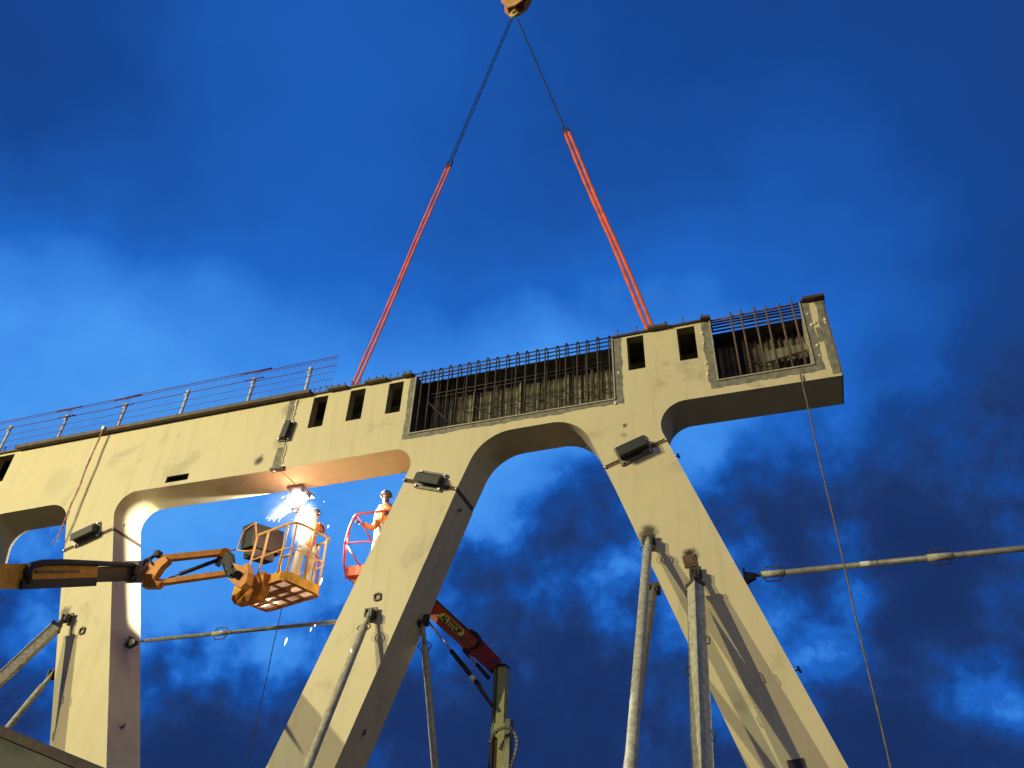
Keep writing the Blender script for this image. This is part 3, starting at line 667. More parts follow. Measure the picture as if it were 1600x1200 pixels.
hbrace((1170, 900), (2600, 742), .42, 'level tube brace with a white sticker running right from the splayed leg', .043, [(1468, 868), (1207, 893)], sticker=(1351, 879))
# barrier at the lower left
e = empty('barrier_wall', P(60, 1200, -6), 'grey concrete barrier corner with a dark weathered top edge, lower left corner', 'barrier')
a_ = P(-60, 1126, -6); b_ = P(125, 1204, -6); d = (b_-a_)
poly = [a_, b_+d*.3, Vector((b_.x+d.x*.3, -6, 0)), Vector((a_.x, -6, 0))]
MB().extr(poly, (0, .25, 0)).build('wall_panel', mat('barrier_concrete', (.055, .06, .042), .8, col2=(.02, .02, .015), nscale=.9, thr=(.40, .46)), e)
MB().extr([a_+Vector((0, -.03, .07)), b_+d*.3+Vector((0, -.03, .07)), b_+d*.3+Vector((0, -.03, .006)), a_+Vector((0, -.03, .006))], (0, .31, 0)).build('coping', mat('coping_brown', (.06, .04, .028), .9, noise=.4, nscale=12), e)

# ------------------------------------------------------------------ yellow boom lift with the welder's basket
bl = empty('boom_lift', P(-60, 900, -5.3), 'yellow telescopic boom lift reaching from the left edge, its basket under the girder joint', 'boom lift')
def pixel(w):
    v_ = np.array(w)-C; z_ = v_@F; return 800+FPX*(v_@Rv)/z_
Pa = P(207, 896.5, -1.5); Pb = P(80, 899, -3.3); bdir = (Pb-Pa).normalized()
bup = (Vector((0, 0, 1))-bdir*bdir.z).normalized(); bout = bdir.cross(bup).normalized()
if bout.dot(Vector(C)-Pa) < 0: bout = -bout
def ob(px, up=0.0, out=0.0):               # point on the boom axis seen at photo column px, offset up / towards the road
    a, b_ = -2.0, 9.0
    for _ in range(40):
        m__ = (a+b_)/2
        if pixel(Pa+bdir*m__) > px: a = m__
        else: b_ = m__
    return Pa+bdir*a+bup*up+bout*out
q0 = ob(-260); q1 = ob(141); q2 = ob(207)
H1 = 33*mpp(q1)
print('boom', q0, q1, q2, 38*mpp(ob(40)), H1)
MB().bar(q0, q1, .26, 37*mpp(ob(40)), up=bup, w2=.24, h2=H1).build('outer_boom', YEL, bl)
MB().bar(ob(120), q2, .18, 22*mpp(q2), up=bup).build('inner_boom', mat('dark_boom_section', (.075, .075, .065), .4, .3, noise=.3), bl)
MB().bar(ob(205, .03), ob(223, .03), .24, 34*mpp(q2), up=bup).build('boom_head', GREYP, bl)
MB().tube([ob(26, -.10, .17), ob(25, .06, .17), ob(30, .14, .17), ob(48, .175, .17), ob(80, .185, .16), ob(130, .17, .15), ob(198, .145, .10)], [.055, .06, .06, .06, .058, .055, .05], 8, flat=.8).build('cable_carrier', BLACK, bl)
MB().bar(ob(18, -.115, .155), ob(136, -.11, .15), .05, .13, up=bup).build('lower_cable_tray', BLACK, bl)
MB().bar(ob(42, .05, .145), ob(110, .05, .135), .02, .035, up=bup).build('rub_rail', mat('brown_rail', (.12, .06, .02), .6), bl)
m_ = MB(); m_.box(ob(199, .06, .12), .12, .1, .16); m_.tube([ob(195, -.1, .12), ob(203, .0, .12)], .03, 6); m_.build('cable_clamp', DARK, bl)
def bp(px, py, y): return P(px, py, y)
# jib
yj = -1.42; T_ = (0, .12, 0)
MB().extr([bp(222, 917, yj), bp(222, 893, yj), bp(231, 882, yj), bp(250, 872, yj), bp(259, 869, yj), bp(262, 876, yj), bp(251, 886, yj), bp(243, 898, yj), bp(240, 906, yj), bp(252, 909, yj), bp(244, 917, yj)], T_).build('jib_bracket', ORANGE, bl)
m_ = MB(); m_.tube([bp(226, 876, yj), bp(236, 872, yj), bp(243, 866, yj), bp(247, 862, yj)], .035, 6); m_.box(bp(247, 866, yj), .09, .12, .1); m_.tube([bp(224, 884, yj-.02), bp(228, 873, yj-.02), bp(235, 874, yj-.02), bp(238, 882, yj-.02)], .015, 6); m_.build('pivot_hose', BLACK, bl)
ye = -.85
MB().bar(bp(252, 873.5, yj+.05), bp(358, 862, ye), .11, .10).build('upper_jib_arm', ORANGE, bl)
MB().bar(bp(226, 914, yj+.05), bp(355, 896, ye), .11, .085).build('lower_jib_arm', ORANGE, bl)
m_ = MB(); m_.tube([bp(352, 864, ye-.07), bp(352, 864, ye+.10)], .09, 12); m_.build('jib_knuckle', ORANGE, bl)
MB().tube([bp(243, 911, yj+.1), bp(284, 896, -1.2)], .016, 8).build('cylinder_rod', mat('chrome_rod', (.6, .6, .6), .2, 1.), bl)
MB().tube([bp(281, 897, -1.2), bp(346, 873, ye+.05)], .035, 10).build('hydraulic_cylinder', BLACK, bl)
m_ = MB(); m_.bar(bp(345, 868, ye+.02), bp(340, 884, ye+.02), .1, .05); m_.bar(bp(358, 866, ye), bp(363, 900, ye), .14, .10); m_.bar(bp(352, 875, ye), bp(372, 897, ye), .12, .12); m_.tube([bp(356, 862, ye-.05), bp(365, 868, ye-.08), bp(366, 880, ye-.08), bp(360, 890, ye-.05)], .018, 6)
m_.tube([bp(348, 880, ye-.05), bp(354, 898, ye-.06), bp(366, 905, ye-.05), bp(375, 896, ye-.02)], .02, 6)
m_.build('link_frame', BLACK, bl)
MB().extr([bp(363, 880, -1.0), bp(378, 884, -1.0), bp(386, 880, -1.0), bp(388, 893, -1.0), bp(384, 910, -1.0), bp(376, 918, -1.0), bp(366, 913, -1.0), bp(356, 904, -1.0), bp(366, 904, -1.0), bp(372, 895, -1.0)], (0, .18, 0)).build('rotator', ORANGE, bl)
m_ = MB(); m_.tube([bp(371, 898, -1.06), bp(371, 898, -.45)], .07, 12); m_.build('rotator_motor', BLACK, bl)
# basket
N0 = P(443, 904, -.5); u = Vector((.3, .954, 0)).normalized(); v = Vector((-.954, .3, 0)).normalized(); BW, BLn = .90, 1.52
def K(a, b_, z=0.0): return N0+u*a+v*b_+Vector((0, 0, z))
ch = .12
rim = [K(0, ch), K(ch, 0), K(BW-ch, 0), K(BW, ch), K(BW, BLn-ch), K(BW-ch, BLn), K(ch, BLn), K(0, BLn-ch)]
m_ = MB()
for i in range(8):
    a, b_ = rim[i], rim[(i+1) % 8]; nn = (b_-a).cross(Vector((0, 0, 1))).normalized()*.02
    m_.add([a, b_, b_+Vector((0, 0, .17)), a+Vector((0, 0, .17)), a-nn, b_-nn, b_-nn+Vector((0, 0, .17)), a-nn+Vector((0, 0, .17))], [(0, 1, 2, 3), (7, 6, 5, 4), (3, 2, 6, 7), (0, 4, 5, 1)])
m_.build('toe_board', YEL, bl)
FL = bpy.data.materials.new('floor_panel'); FL.use_nodes = True; t_ = FL.node_tree; bs = t_.nodes['Principled BSDF']; bs.inputs['Base Color'].default_value = (.8, .72, .55, 1)
tr_ = t_.nodes.new('ShaderNodeBsdfTranslucent'); tr_.inputs[0].default_value = (.95, .8, .6, 1); mx_ = t_.nodes.new('ShaderNodeMixShader'); mx_.inputs[0].default_value = .7
t_.links.new(bs.outputs[0], mx_.inputs[1]); t_.links.new(tr_.outputs[0], mx_.inputs[2]); t_.links.new(mx_.outputs[0], t_.nodes['Material Output'].inputs[0])
zc = .035
for i in range(3):
    for j in range(4):
        a0, a1 = .06+i*(BW-.12)/3+.02, .06+(i+1)*(BW-.12)/3-.02; b0, b1 = .06+j*(BLn-.12)/4+.02, .06+(j+1)*(BLn-.12)/4-.02
        MB().add([K(a0, b0, zc), K(a1, b0, zc), K(a1, b1, zc), K(a0, b1, zc)], [(0, 1, 2, 3)]).build('floor_panel', FL, bl, fix=False)
m_ = MB()
for i in range(4): a0 = .06+i*(BW-.12)/3; m_.bar(K(a0, .04, zc-.02), K(a0, BLn-.04, zc-.02), .04, .05)
m_.bar(K(.3, .2, -.03), K(.3, BLn-.1, -.03), .1, .06)
for j in range(5): b0 = .06+j*(BLn-.12)/4; m_.bar(K(.07, b0, zc-.018), K(BW-.07, b0, zc-.018), .035, .04)
m_.build('floor_frame', mat('orange_floor_frame', (.45, .16, .03), .5, noise=.4, nscale=5), bl)
m_ = MB(); m_.extr([bp(377, 921, -.45), bp(402, 895, -.5), bp(413, 893, -.5), bp(410, 915, -.45), bp(402, 935, -.35), bp(366, 944, -.3), bp(361, 936, -.35)], (0.05, .16, 0)); m_.build('basket_support', ORANGE, bl)
RAILM = mat('pale_orange_rail', (.90, .50, .16), .4)
def rail(pts, r=.022): MB().tube(pts, r, 8).build('guard_rail', RAILM, bl)
rh = 1.1
def ring(z):
    c = .16; R_ = []
    for (a, b_) in ((0, c), (c*.3, c*.3), (c, 0), (BW-c, 0), (BW-c*.3, c*.3), (BW, c)): R_.append(K(a, b_, z))
    return R_
rail([K(0, BLn-.45, rh)]+ring(rh)+[K(BW, BLn-.1, rh)], .026)
rail([K(0, BLn-.45, .6)]+ring(.6)+[K(BW, BLn-.1, .6)], .014)
for (a, b_) in ((0, .2), (0, .75), (0, BLn-.45), (.08, .06), (BW*.5, 0), (BW-.08, .06), (BW, .35), (BW, .8), (BW, BLn-.1)):
    rail([K(a, b_, .15), K(a, b_, rh)], .021)
rail([K(BW*.5, 0, .2), K(BW*.62, 0, .55), K(BW*.8, 0, .62)], .014)
loop = [K(.0, BLn-.42, rh-.02), K(-.06, BLn-.38, rh+.26), K(-.06, BLn-.08, rh+.18), K(-.06, BLn-.0, rh-.20), K(-.06, BLn-.28, rh-.30), K(0, BLn-.42, rh-.3)]
rail(loop, .016)
# control box and its dark cover, hung over the rail
CB = mat('control_cover', (.022, .021, .018), .55, noise=.3)
c1 = K(.34, BLn-.14, 1.22)
rb = Matrix((u, v, (0, 0, 1))).transposed()
rr_ = rb@Matrix.Rotation(math.radians(-8), 3, 'Y')
m_ = MB(); m_.box(c1+Vector((0, 0, .0)), .72, .32, .46, rr_); m_.build('control_cover', CB, bl)
m_ = MB(); m_.box(c1+rr_@Vector((0, .03, .23)), .58, .25, .02, rr_); m_.build('cover_lid', mat('pale_lid', (.75, .74, .7), .5), bl)
m_ = MB(); m_.box(c1+Vector((0, 0, -.30)), .50, .26, .20, rr_); m_.build('lower_console', mat('control_console', (.05, .048, .042), .5, noise=.3), bl)
m_ = MB(); m_.bar(K(.35, BLn, .6), K(.2, BLn+.02, 0), .16, .05); m_.build('console_mast', CB, bl)
m_ = MB(); m_.tube([K(.02, BLn+.12, .98), K(-.1, BLn+.17, .9), K(-.1, BLn+.17, .6), K(.05, BLn+.1, .5)], .014, 6); m_.build('side_loop', RED, bl)

# ------------------------------------------------------------------ red lift behind the middle leg
rl = empty('red_crane_lift', (P(775, 1100, 2.4).x, 2.4, 0), 'red articulated lift with lettered arm and pale yellow mast, basket behind the middle leg', 'crane')
yr = 2.2
def rp(px, py, y=yr): return P(px, py, y)
ARM = mat('faded_red_arm', (.50, .065, .02), .5, noise=.45, nscale=2.2)
ya = 1.7
MB().extr([rp(640, 903, ya), rp(681, 938, ya), rp(731, 985, ya), rp(744, 992, ya), rp(748, 1003, ya), rp(726, 1018, ya), rp(716, 1005, ya), rp(670, 964, ya), rp(628, 928, ya)], (0, .22, 0)).build('arm', ARM, rl)
MB().extr([rp(640, 900.5, ya-.015), rp(681, 935.5, ya-.015), rp(731, 982.5, ya-.015), rp(745, 989, ya-.015), rp(744, 992, ya-.015), rp(731, 985.2, ya-.015), rp(681, 938.2, ya-.015), rp(640, 903, ya-.015)], (0, .25, 0)).build('arm_cover_strip', BLACK, rl)
MB().extr([rp(722, 996, ya+.04), rp(742, 988, ya+.04), rp(778, 1026, ya+.04), rp(777, 1037, ya+.04), rp(763, 1048, ya+.04), rp(736, 1022, ya+.04), rp(724, 1014, ya+.04)], (0, .18, 0)).build('elbow_arm', mat('dark_red_arm', (.30, .025, .02), .5, noise=.4, nscale=3), rl)
MB().extr([rp(724, 1012, ya-.005), rp(729, 1010, ya-.005), rp(733, 1020, ya-.005), rp(727, 1023, ya-.005), rp(722, 1017, ya-.005)], (0, .2, 0)).build('elbow_pin', BLACK, rl)
# lettered pill sign
A0 = rp(689, 961, ya-.006); B0 = rp(722, 991, ya-.006); ax = (B0-A0).normalized(); upv = ax.cross(Vector((0, 1, 0))).normalized()
if upv.z < 0: upv = -upv
c0 = (A0+B0)/2+Vector((0, 0, 0)); ln = (B0-A0).length; hh = 12.5*mpp(c0)
def pill(s): 
    pts = []; r = hh/2*s; l = ln/2*1.06-hh/2
    for i in range(13): a = -math.pi/2+math.pi*i/12; pts.append(c0+ax*(l+r*math.cos(a))+upv*(r*math.sin(a)))
    for i in range(13): a = math.pi/2+math.pi*i/12; pts.append(c0+ax*(-l+r*math.cos(a))+upv*(r*math.sin(a)))
    return pts
MB().extr(pill(1), (0, .012, 0)).build('lettered_plate', mat('sign_yellow', (.78, .70, .10), .5), rl)
cu = bpy.data.curves.new('lettering', 'FONT'); cu.body = 'ALTITOP'; cu.size = hh*.98; cu.align_x = 'CENTER'; cu.align_y = 'CENTER'; cu.extrude = .002; cu.offset = hh*.04
to = bpy.data.objects.new('lettering', cu); COL.objects.link(to)
dg = bpy.context.evaluated_depsgraph_get(); me = bpy.data.meshes.new_from_object(to.evaluated_get(dg)); bpy.data.objects.remove(to)
to = bpy.data.objects.new('lettering', me); COL.objects.link(to); me.materials.clear(); me.materials.append(mat('sign_black', (.01, .01, .01), .5))
wtx = max(v_.co.x for v_ in me.vertices)-min(v_.co.x for v_ in me.vertices); sx = ln*.88/wtx
mm = Matrix((ax*sx, upv*1.0, Vector((0, -1, 0)))).transposed().to_4x4(); mm.translation = c0+Vector((0, -.004, 0))-ORG[rl.name]
me.transform(mm); to.parent = rl; ORG[to.name] = ORG[rl.name]
def chain(pts, r, name, step=.045):
    m_ = MB(); P_ = [Vector(p) for p in pts]
    for i in range(len(P_)-1):
        n = max(1, int((P_[i+1]-P_[i]).length/step))
        for k in range(n):
            a = P_[i]+(P_[i+1]-P_[i])*k/n; b_ = P_[i]+(P_[i+1]-P_[i])*(k+.55)/n; m_.bar(a, b_, r*2, r*2)
            m_.bar(b_, P_[i]+(P_[i+1]-P_[i])*(k+1)/n, r*1.1, r*1.1)
    m_.build(name, mat('chain_grey', (.10, .095, .08), .5), rl)
chain([rp(675, 957, ya-.02), rp(700, 978, ya-.02), rp(722, 997, ya-.02), rp(731, 1006, ya-.02), rp(738, 1010, ya-.02), rp(744, 1007, ya-.02)], .008, 'drive_chain', .055)
MB().tube([rp(735, 985, ya-.03), rp(745, 991, ya-.03), rp(750, 1000, ya-.03), rp(744, 1008, ya-.03)], .03, 8).build('elbow_hose', BLACK, rl)
MB().tube([rp(662, 962, ya-.06), rp(706, 1018, ya-.06)], .02, 8).build('cylinder_rod', MATS['chrome_rod'], rl)
MB().tube([rp(705, 1017, ya-.06), rp(748, 1070, ya-.06)], .042, 10).build('lift_cylinder', BLACK, rl)
MB().tube([rp(747, 1069, ya-.06), rp(752, 1078, ya-.06), rp(770, 1104, ya)], [.05, .035, .03], 8).build('cylinder_base', DARK, rl)
MB().tube([rp(736, 1057, ya-.1), rp(741, 1063.5, ya-.1)], .05, 8).build('cylinder_label', mat('white_sticker', (.8, .75, .62), .6), rl)
MB().tube([rp(728, 1016, ya+.05), rp(746, 1040, ya+.05)], .02, 8).build('cylinder_rod', GREYP, rl)
MB().tube([rp(745, 1038, ya+.05), rp(764, 1060, ya+.05)], .035, 8).build('link_cylinder', BLACK, rl)
MAST = mat('pale_yellow_mast_paint', (.40, .40, .13), .5, noise=.2, nscale=2)
MASTD = mat('olive_mast_paint', (.17, .17, .08), .5, noise=.3, nscale=2)
t0 = rp(783.5, 1040, ya+.1); xm = t0.x; sc_ = mpp(t0)
MB().box((xm, ya+.22, t0.z/2), 13*sc_, .20, t0.z).build('inner_mast', MAST, rl)
MB().box((xm-11*sc_, ya+.22, t0.z*.5+.3), 4.5*sc_, .20, t0.z-.6-.0).build('mast_side_plate', MASTD, rl)
MB().box((xm-1*sc_, ya+.2, t0.z+.012), 17*sc_, .26, .022).build('mast_cap', BLACK, rl)
t1 = rp(778, 1127, ya-.02)
MB().box((t1.x+.015, ya+.11, t1.z/2), 24*mpp(t1), .24-.22+.0, t1.z).build('outer_mast', MAST, rl)
MB().box((t1.x+13.5*mpp(t1), ya+.14, (t1.z+.05)/2), 9*mpp(t1), .18, t1.z+.05).build('outer_mast_flank', MASTD, rl)
MB().box((t1.x-.12, ya+.06, t1.z-.55), .06, .08, .7).build('valve_block', BLACK, rl)
hz = [rp(766, 1160, ya-.08), rp(770, 1149, ya-.08), rp(777, 1141, ya-.1), rp(787, 1137, ya-.1), rp(797, 1138, ya-.08), rp(804, 1145, ya-.05), rp(808, 1156, ya-.05), rp(807, 1170, ya-.05), rp(803, 1184, ya-.05), rp(798, 1200, ya-.05), rp(794, 1225, ya-.05)]
chain(hz, .022, 'hose_chain', .05)
MB().tube(hz, .014, 6).build('hose', BLACK, rl)
MB().box((xm-.05, ya+.3, .35), 1.4, 1.2, .7).build('chassis', RED, rl)
# red basket
yb = .97
r0 = rp(541, 893, yb)
def rr(px, py, y=yb): return P(px, py, y)
def rrail(pts, r=.02, mt=RED): MB().tube(pts, r, 8).build('basket_rail', mt, rl)
rrail([rr(541, 903), rr(537.5, 880), rr(539, 848), rr(547, 822), rr(555, 806), rr(558.5, 803.5), rr(563, 802.5), rr(600, 798.5), rr(640, 794)], .024)
rrail([rr(539, 848.5), rr(585, 845.5), rr(630, 842)], .018); rrail([rr(541, 851), rr(553, 870), rr(563, 884)], .018); rrail([rr(558, 806), rr(572, 829), rr(580, 845)], .018)
rrail([rr(541, 903, yb+.8), rr(537.5, 880, yb+.8), rr(547, 822, yb+.8), rr(558.5, 803.5, yb+.8), rr(600, 798.5, yb+.8)], .018)
t0_, t1_ = rr(541, 885), rr(660, 874); h_ = 16*mpp(t0_)
m_ = MB(); m_.box(((t0_.x+t1_.x)/2, yb+.4, t0_.z-h_/2), t1_.x-t0_.x, .8, h_); m_.build('basket_tray', REDO, rl)
MB().extr([Vector((t0_.x+.03, yb+.05, t0_.z-h_-.003)), Vector((t1_.x, yb+.05, t0_.z-h_-.003)), Vector((t1_.x, yb+.05, t0_.z-h_-.35)), Vector((t0_.x+.45, yb+.05, t0_.z-h_-.35))], (0, .6, 0)).build('basket_underframe', ARM, rl)
BF = Vector((t0_.x+.2, yb+.3, t0_.z-.02))
MB().bar((t1_.x-.3, ya+.1, t0_.z-h_-.5), rp(640, 915, ya+.1), .14, .2).build('basket_arm', ARM, rl)

# ------------------------------------------------------------------ people
def skin(name, joints, edges, m_, parent, sub=2):
    me = bpy.data.meshes.new(name); o = bpy.data.objects.new(name, me); COL.objects.link(o)
    org = ORG[parent.name]; ORG[o.name] = org; o.parent = parent
    names = list(joints); me.from_pydata([tuple(Vector(joints[k][0])-org) for k in names], [(names.index(a), names.index(b_)) for a, b_ in edges], [])
    md = o.modifiers.new('s', 'SKIN'); md.use_smooth_shade = True
    sv = me.skin_vertices[0].data if me.skin_vertices else None
    if sv is None:
        bm = bmesh.new(); bm.from_mesh(me); bm.verts.layers.skin.verify(); bm.to_mesh(me); bm.free(); sv = me.skin_vertices[0].data
    for i, k in enumerate(names):
        r = joints[k][1]; sv[i].radius = (r, r) if not isinstance(r, tuple) else r; sv[i].use_root = (i == 0)
    s2 = o.modifiers.new('ss', 'SUBSURF'); s2.levels = sub; s2.render_levels = sub
    me.materials.append(m_); return o
SKINM = mat('skin', (.55, .30, .20), .5); HIVIS = mat('orange_workwear', (.90, .26, .06), .7, noise=.3, nscale=12); HIY = mat('pale_hivis_workwear', (.85, .52, .22), .7, noise=.3, nscale=10)
TR = mat('pale_work_trousers', (.75, .68, .58), .8, noise=.25, nscale=10); GLV = mat('dark_glove', (.05, .05, .06), .7); HELM = mat('grey_helmet', (.45, .45, .45), .35); BOOT = mat('work_boot', (.05, .035, .02), .7)
REFL = mat('reflective_band', (.85, .85, .8), .4)
def person(label, feet, face, arms, jacket, trouser, lean=Vector((0, 0, 0)), hat='helmet', hatm=HELM, s=1.0):
    """feet: (left,right) floor points; face: unit dir; arms: [(elbow,hand),(elbow,hand)] world points, left then right"""
    fl, fr = feet; base = (fl+fr)/2; e = empty('person', base, label, 'person')
    fd = face.normalized(); left = Vector((0, 0, 1)).cross(fd).normalized(); Z = Vector((0, 0, 1))
    pel = base+Z*.92*s+lean*.2; wa = base+Z*1.08*s+lean*.45; chst = base+Z*1.28*s+lean*.75; nk = base+Z*1.46*s+lean; hd = nk+Z*.10*s+fd*.01; top = nk+Z*.20*s+fd*.015
    hl, hr = pel+left*.10*s-Z*.03, pel-left*.10*s-Z*.03; kl = (hl+fl)/2+fd*.05; kr = (hr+fr)/2+fd*.05
    sl, sr = chst+left*.185*s+Z*.10*s, chst-left*.185*s+Z*.10*s
    al, ar = fl+Z*.09, fr+Z*.09
    (el, hL), (er, hR) = arms
    J = dict(pel=(pel, (.14, .115)), wa=(wa, (.135, .105)), ch=(chst, (.155, .12)), ct=(chst+Z*.11*s, (.10, .09)), nk=(nk, .05), hd=(hd, (.066, .08)), tp=(top, (.074, .09)), tt=(top+Z*.045, (.045, .055)),
             hl=(hl, .09), hr=(hr, .09), kl=(kl, .06), kr=(kr, .06), al=(al, .042), ar=(ar, .042), tl=(fl+fd*.14+Z*.04, .035), t_r=(fr+fd*.14+Z*.04, .035),
             sl=(sl, .058), sr=(sr, .058), el=(el, .043), er=(er, .043), wl=(hL, .028), wr=(hR, .028))
    E = [('pel', 'wa'), ('wa', 'ch'), ('ch', 'ct'), ('ct', 'nk'), ('nk', 'hd'), ('hd', 'tp'), ('tp', 'tt'), ('pel', 'hl'), ('pel', 'hr'), ('hl', 'kl'), ('kl', 'al'), ('al', 'tl'), ('hr', 'kr'), ('kr', 'ar'), ('ar', 't_r'),
         ('ct', 'sl'), ('ct', 'sr'), ('sl', 'el'), ('sr', 'er'), ('el', 'wl'), ('er', 'wr')]
    skin('body', J, E, SKINM, e)
    big = lambda k, a: (J[k][0], tuple(x+a for x in J[k][1]) if isinstance(J[k][1], tuple) else J[k][1]+a)
    ks = ['ch', 'wa', 'pel', 'ct', 'sl', 'sr', 'el', 'er', 'wl', 'wr', 'hl', 'hr']
    JJ = {k: big(k, .016) for k in ks}; JJ['hl'] = (hl-Z*.02, .105); JJ['hr'] = (hr-Z*.02, .105)
    skin('jacket', JJ, [p for p in E if p[0] in ks and p[1] in ks], jacket, e)
    kt = ['pel', 'hl', 'hr', 'kl', 'kr', 'al', 'ar']; JT = {k: big(k, .022) for k in kt}; JT['pel'] = (pel-Z*.03, .12)
    skin('trousers', JT, [p for p in E if p[0] in kt and p[1] in kt], trouser, e)
    for a_, f_, t_ in ((al, fl, 'tl'), (ar, fr, 't_r')):
        skin('boot', dict(a=(a_+Z*.03, .055), b=(a_-Z*.02, .055), c=(J[t_][0]-Z*.005, .045)), [('a', 'b'), ('b', 'c')], BOOT, e)
    for hw, elb in ((hL, el), (hR, er)):      # gloved hand: palm, four curled fingers and a thumb
        d = (hw-elb).normalized(); sd = d.cross(Z).normalized(); nn = sd.cross(d)
        hand = MB(); pc = hw+d*.055; hand.tube([hw+d*.0, hw+d*.03, pc, hw+d*.10], [.026, .034, .042, .036], 8, flat=.6)
        for k in range(4):
            o_ = hw+d*.095+sd*(k-1.5)*.019; ln_ = (.045, .052, .048, .038)[k]
            hand.tube([o_, o_+d*ln_*.8-nn*.008, o_+d*ln_*1.15-nn*.035, o_+d*ln_*.8-nn*.055], [.0105, .0105, .0095, .007], 6)
        o_ = hw+d*.04+sd*.035; hand.tube([o_, o_+sd*.022+d*.02-nn*.01, o_+sd*.02+d*.05-nn*.03], [.012, .0115, .008], 6)
        hand.build('glove', GLV, e)
    # face
    hc = top
    fm = MB(); fm.tube([hc+fd*.085-Z*.0, hc+fd*.112-Z*.035, hc+fd*.09-Z*.045], [.010, .014, .010], 6); fm.build('nose', SKINM, e)
    for k in (-1, 1):
        MB().sph(hc+fd*.082+left*k*.032+Z*.012, .011, 8).build('eye', mat('eye', (.05, .04, .04), .3), e)
        MB().sph(hc+left*k*.078-Z*.01, .022, 8, (.6, 1, 1.4)).build('ear', SKINM, e)
    MB().tube([hc+fd*.088-left*.022-Z*.065, hc+fd*.094-Z*.066, hc+fd*.088+left*.022-Z*.065], .006, 5).build('mouth', mat('lips', (.35, .12, .10), .5), e)
    if hat == 'helmet':
        vs = MB(); n = 16; rings = []
        for i in range(7):
            th = i/6*math.pi/2; z_ = math.sin(th)*.125; r_ = math.cos(th)
            rings += [hc+Z*(.03+z_)+fd*(.125*r_*math.cos(2*math.pi*k/n))+left*(.105*r_*math.sin(2*math.pi*k/n)) for k in range(n)]
        vs.add(rings, [(i*n+k, i*n+(k+1) % n, (i+1)*n+(k+1) % n, (i+1)*n+k) for i in range(6) for k in range(n)], True)
        vs.add([hc+Z*.03+fd*(.125*math.cos(a))+left*(.105*math.sin(a)) for a in [2*math.pi*k/n for k in range(n)]]+[hc+Z*.022+fd*(.131*math.cos(a)+(.012 if math.cos(a) > .5 else 0))+left*(.110*math.sin(a)) for a in [2*math.pi*k/n for k in range(n)]], [(k, (k+1) % n, (k+1) % n+n, k+n) for k in range(n)], True)
        vs.build('helmet', hatm, e, fix=False)
        for k in (-1, 1): MB().tube([hc+left*k*.10+Z*.02, hc+left*k*.095-Z*.06+fd*.02, hc+left*k*.05-Z*.125+fd*.05], .009, 6).build('chin_strap', BLACK, e)
    else:
        MB().sph(hc+Z*.03-fd*.02, .10, 12, (1.0, 1.0, .85)).build('hair', mat('dark_hair', (.03, .02, .015), .8), e)
    cz = chst-Z*.08
    for k in (-1, 1):
        MB().tube([cz+left*k*.10+fd*.125+Z*.20, cz+left*k*.11+fd*.155, cz+left*k*.10+fd*.14-Z*.15], .018, 5, flat=.5).build('reflective_strip', REFL, e)
    return e
# welder in the yellow basket: reaches up and away to the arc
fc = Vector((-8.36, .30, N0.z+.055))
wf = Vector((-.75, .65, 0)).normalized(); wl_ = Vector((0, 0, 1)).cross(wf)
hA_ = Vector((-9.0, .80, 9.22)); hB_ = Vector((-8.95, .62, 9.08))
person('worker in orange workwear welding overhead in the yellow basket, face lit white by sparks', (fc+wl_*.16, fc-wl_*.16), wf,
       ((fc+Vector((-.36, .10, 1.42)), hB_), (fc+Vector((-.16, .36, 1.50)), hA_)), HIVIS, TR, lean=Vector((.02, .02, -.03)), hat='hair')
# torch in his hand
e = empty('welding_torch', hA_, 'thin cutting torch held up by the worker in the yellow basket', 'torch')
MB().tube([hB_+Vector((.03, -.05, -.02)), hA_+Vector((-.03, .05, .05)), ARC+Vector((.06, -.03, -.14)), ARC+Vector((.01, -.0, -.05))], [.014, .014, .011, .008], 8).build('torch_body', mat('brass', (.6, .42, .15), .35, .9), e)
MB().tube([hB_+Vector((.03, -.05, -.02)), hB_+Vector((.15, -.15, -.4)), fc+Vector((.25, .1, .7)), fc+Vector((.2, .3, .1))], .012, 6).build('gas_hose', mat('gas_hose', (.25, .03, .02), .6), e)
# worker in the red basket
fz = t0_.z-.03
hp = P(603, 777, yb+.45)
pf = Vector((P(604, 790, yb+.45).x, yb+.45, 0)); base = Vector((pf.x-.02, pf.y, hp.z-1.66))
pf_ = Vector((-.62, -.78, 0)).normalized(); pl = Vector((0, 0, 1)).cross(pf_)
gl = P(566, 819, yb+.05)
person('worker in grey helmet holding the red basket rail, half hidden by the middle leg', (base+pl*.12, base-pl*.12), pf_,
       ((base+Vector((.28, -.05, 1.12)), base+Vector((.30, -.35, 1.05))), (P(584, 826, yb+.15), gl+Vector((.03, 0, 0)))), HIVIS, TR, hat='helmet')

# ------------------------------------------------------------------ sparks and glow of the cutting flame
SPK = mat('spark', (1, 1, 1), .5, emit=(1.0, .93, .85), estr=2.2)
SPO = mat('warm_spark', (1, 1, 1), .5, emit=(1.0, .75, .45), estr=2)
rs = random.Random(3)
m_ = MB()
def droplet(m_, p, d, l, r): m_.tube([p-d*l, p, p+d*l*.6], [r*.2, r, r*.35], 5)
srcs = [ARC+Vector((0, 0, -.03))]
for i in range(150):
    a = rs.uniform(0, 2*math.pi); sp = abs(rs.gauss(0, .09)); z = rs.random()**1.3*1.0
    base_ = ARC+Vector((-.32*z+math.cos(a)*sp*(.3+z*.7), -.35*z+math.sin(a)*sp*(.3+z*.7), -.08-z*.62))
    dd = (base_-ARC).normalized() if (base_-ARC).length > .02 else Vector((0, 0, -1)); droplet(m_, base_, dd, rs.uniform(.01, .05), rs.uniform(.003, .009))
fcx = P(477, 808, .05)
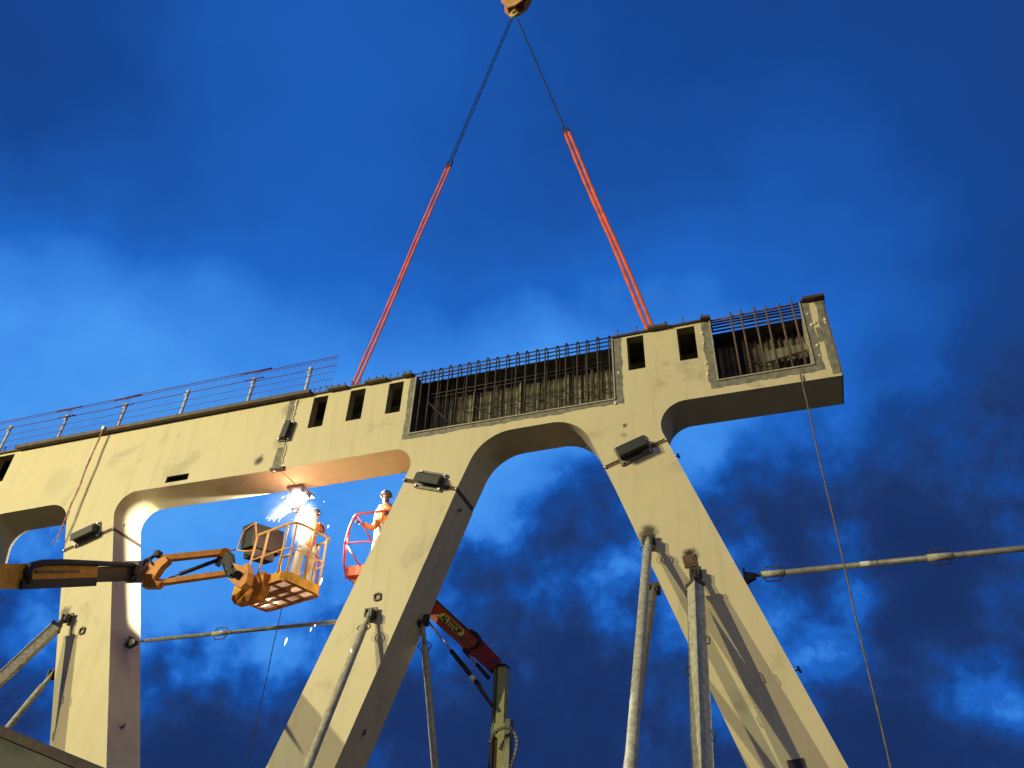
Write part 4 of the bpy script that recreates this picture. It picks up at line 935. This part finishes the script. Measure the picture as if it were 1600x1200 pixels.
for i in range(130):
    p = fcx+Vector((rs.gauss(0, .10), rs.gauss(0, .10), rs.gauss(0, .13))); dd = (p-ARC).normalized(); droplet(m_, p, dd, rs.uniform(.01, .03), rs.uniform(.003, .008))
tag(m_.build('weld_sparks', SPK), 'dense shower of white sparks falling from the cutting flame under the girder', 'sparks', kind='stuff')
for (px, py, y, l, lab) in ((442, 777, .6, .05, 'single spark flying left of the flame just under the girder'), (513, 822, .2, .04, 'single spark at the right corner of the yellow basket rail'), (502, 907, .1, .09, 'large spark dropping right of the yellow basket floor'),
                            (447, 1001, .3, .09, 'longest falling spark, below the level tube and basket'), (486, 983, .3, .05, 'left of two small sparks falling past the level tube'), (492, 977, .3, .03, 'smallest spark, right of the pair falling past the level tube')):
    p = P(px, py, y); m_ = MB(); droplet(m_, p, Vector((.15 if py > 800 else -.8, 0, 1 if py > 800 else -.4)).normalized(), l, .02 if l > .06 else .014)
    tag(m_.build('spark', SPK if py < 950 else SPO), lab, 'spark', 'single flying sparks')
def glow(c, sx, sy_, sz, dens, col, name, label, rot=None):
    """soft emitting volume that stands in for the glare around the arc"""
    M = bpy.data.materials.new(name); M.use_nodes = True; t = M.node_tree; t.nodes.remove(t.nodes['Principled BSDF'])
    tc = t.nodes.new('ShaderNodeTexCoord'); ln_ = t.nodes.new('ShaderNodeVectorMath'); ln_.operation = 'LENGTH'
    nz = t.nodes.new('ShaderNodeTexNoise'); nz.inputs['Scale'].default_value = 2.2; nz.inputs['Detail'].default_value = 4; t.links.new(tc.outputs['Object'], nz.inputs['Vector'])
    t.links.new(tc.outputs['Object'], ln_.inputs[0])
    ad = t.nodes.new('ShaderNodeMath'); ad.operation = 'MULTIPLY_ADD'; t.links.new(nz.outputs['Fac'], ad.inputs[0]); ad.inputs[1].default_value = .9; t.links.new(ln_.outputs['Value'], ad.inputs[2])
    mr = t.nodes.new('ShaderNodeMapRange'); mr.interpolation_type = 'SMOOTHSTEP'; t.links.new(ad.outputs[0], mr.inputs['Value']); mr.inputs['From Min'].default_value = .5; mr.inputs['From Max'].default_value = 1.35; mr.inputs['To Min'].default_value = dens; mr.inputs['To Max'].default_value = 0
    em = t.nodes.new('ShaderNodeEmission'); em.inputs[0].default_value = (*col, 1); t.links.new(mr.outputs[0], em.inputs[1]); t.links.new(em.outputs[0], t.nodes['Material Output'].inputs['Volume'])
    m_ = MB(); m_.sph((0, 0, 0), 1.0, 24); me_ = m_.build(name, M); me_.location = c; 
    for v_ in me_.data.vertices: v_.co.z -= 1.0
    me_.scale = (sx, sy_, sz)
    if rot is not None: me_.rotation_euler = rot
    tag(me_, label, 'glow', kind='stuff'); return me_
d_ = (hA_-ARC)
glow(ARC+Vector((.03, -.24, -.16)), .30, .18, .31, 18, (1, .95, .95), 'flame_glow', 'white glare at the cutting point under the girder bracket')
q_ = ARC+Vector((-.18, -.32, -.42)); axd = Vector((-.45, -.4, -.75)).normalized()
glow(q_, .17, .17, .50, 9, (1, .95, .97), 'flame_plume', 'slanting white plume of glare falling left from the cutting point', Vector((0, 0, 1)).rotation_difference(axd).to_euler())
glow(P(475, 820, .0), .29, .22, .60, 12, (1, .96, .93), 'worker_glare', 'white arc glare put in front of the face of the worker in the yellow basket')  # glare drawn as an emitting volume over the worker

glow(ARC+Vector((-.12, -.2, -.32)), .75, .55, .75, .55, (.85, .85, 1.0), 'flame_halo', 'faint pale halo of glare put around the cutting flame and the worker')
scene.render.resolution_x = 1024; scene.render.resolution_y = 768
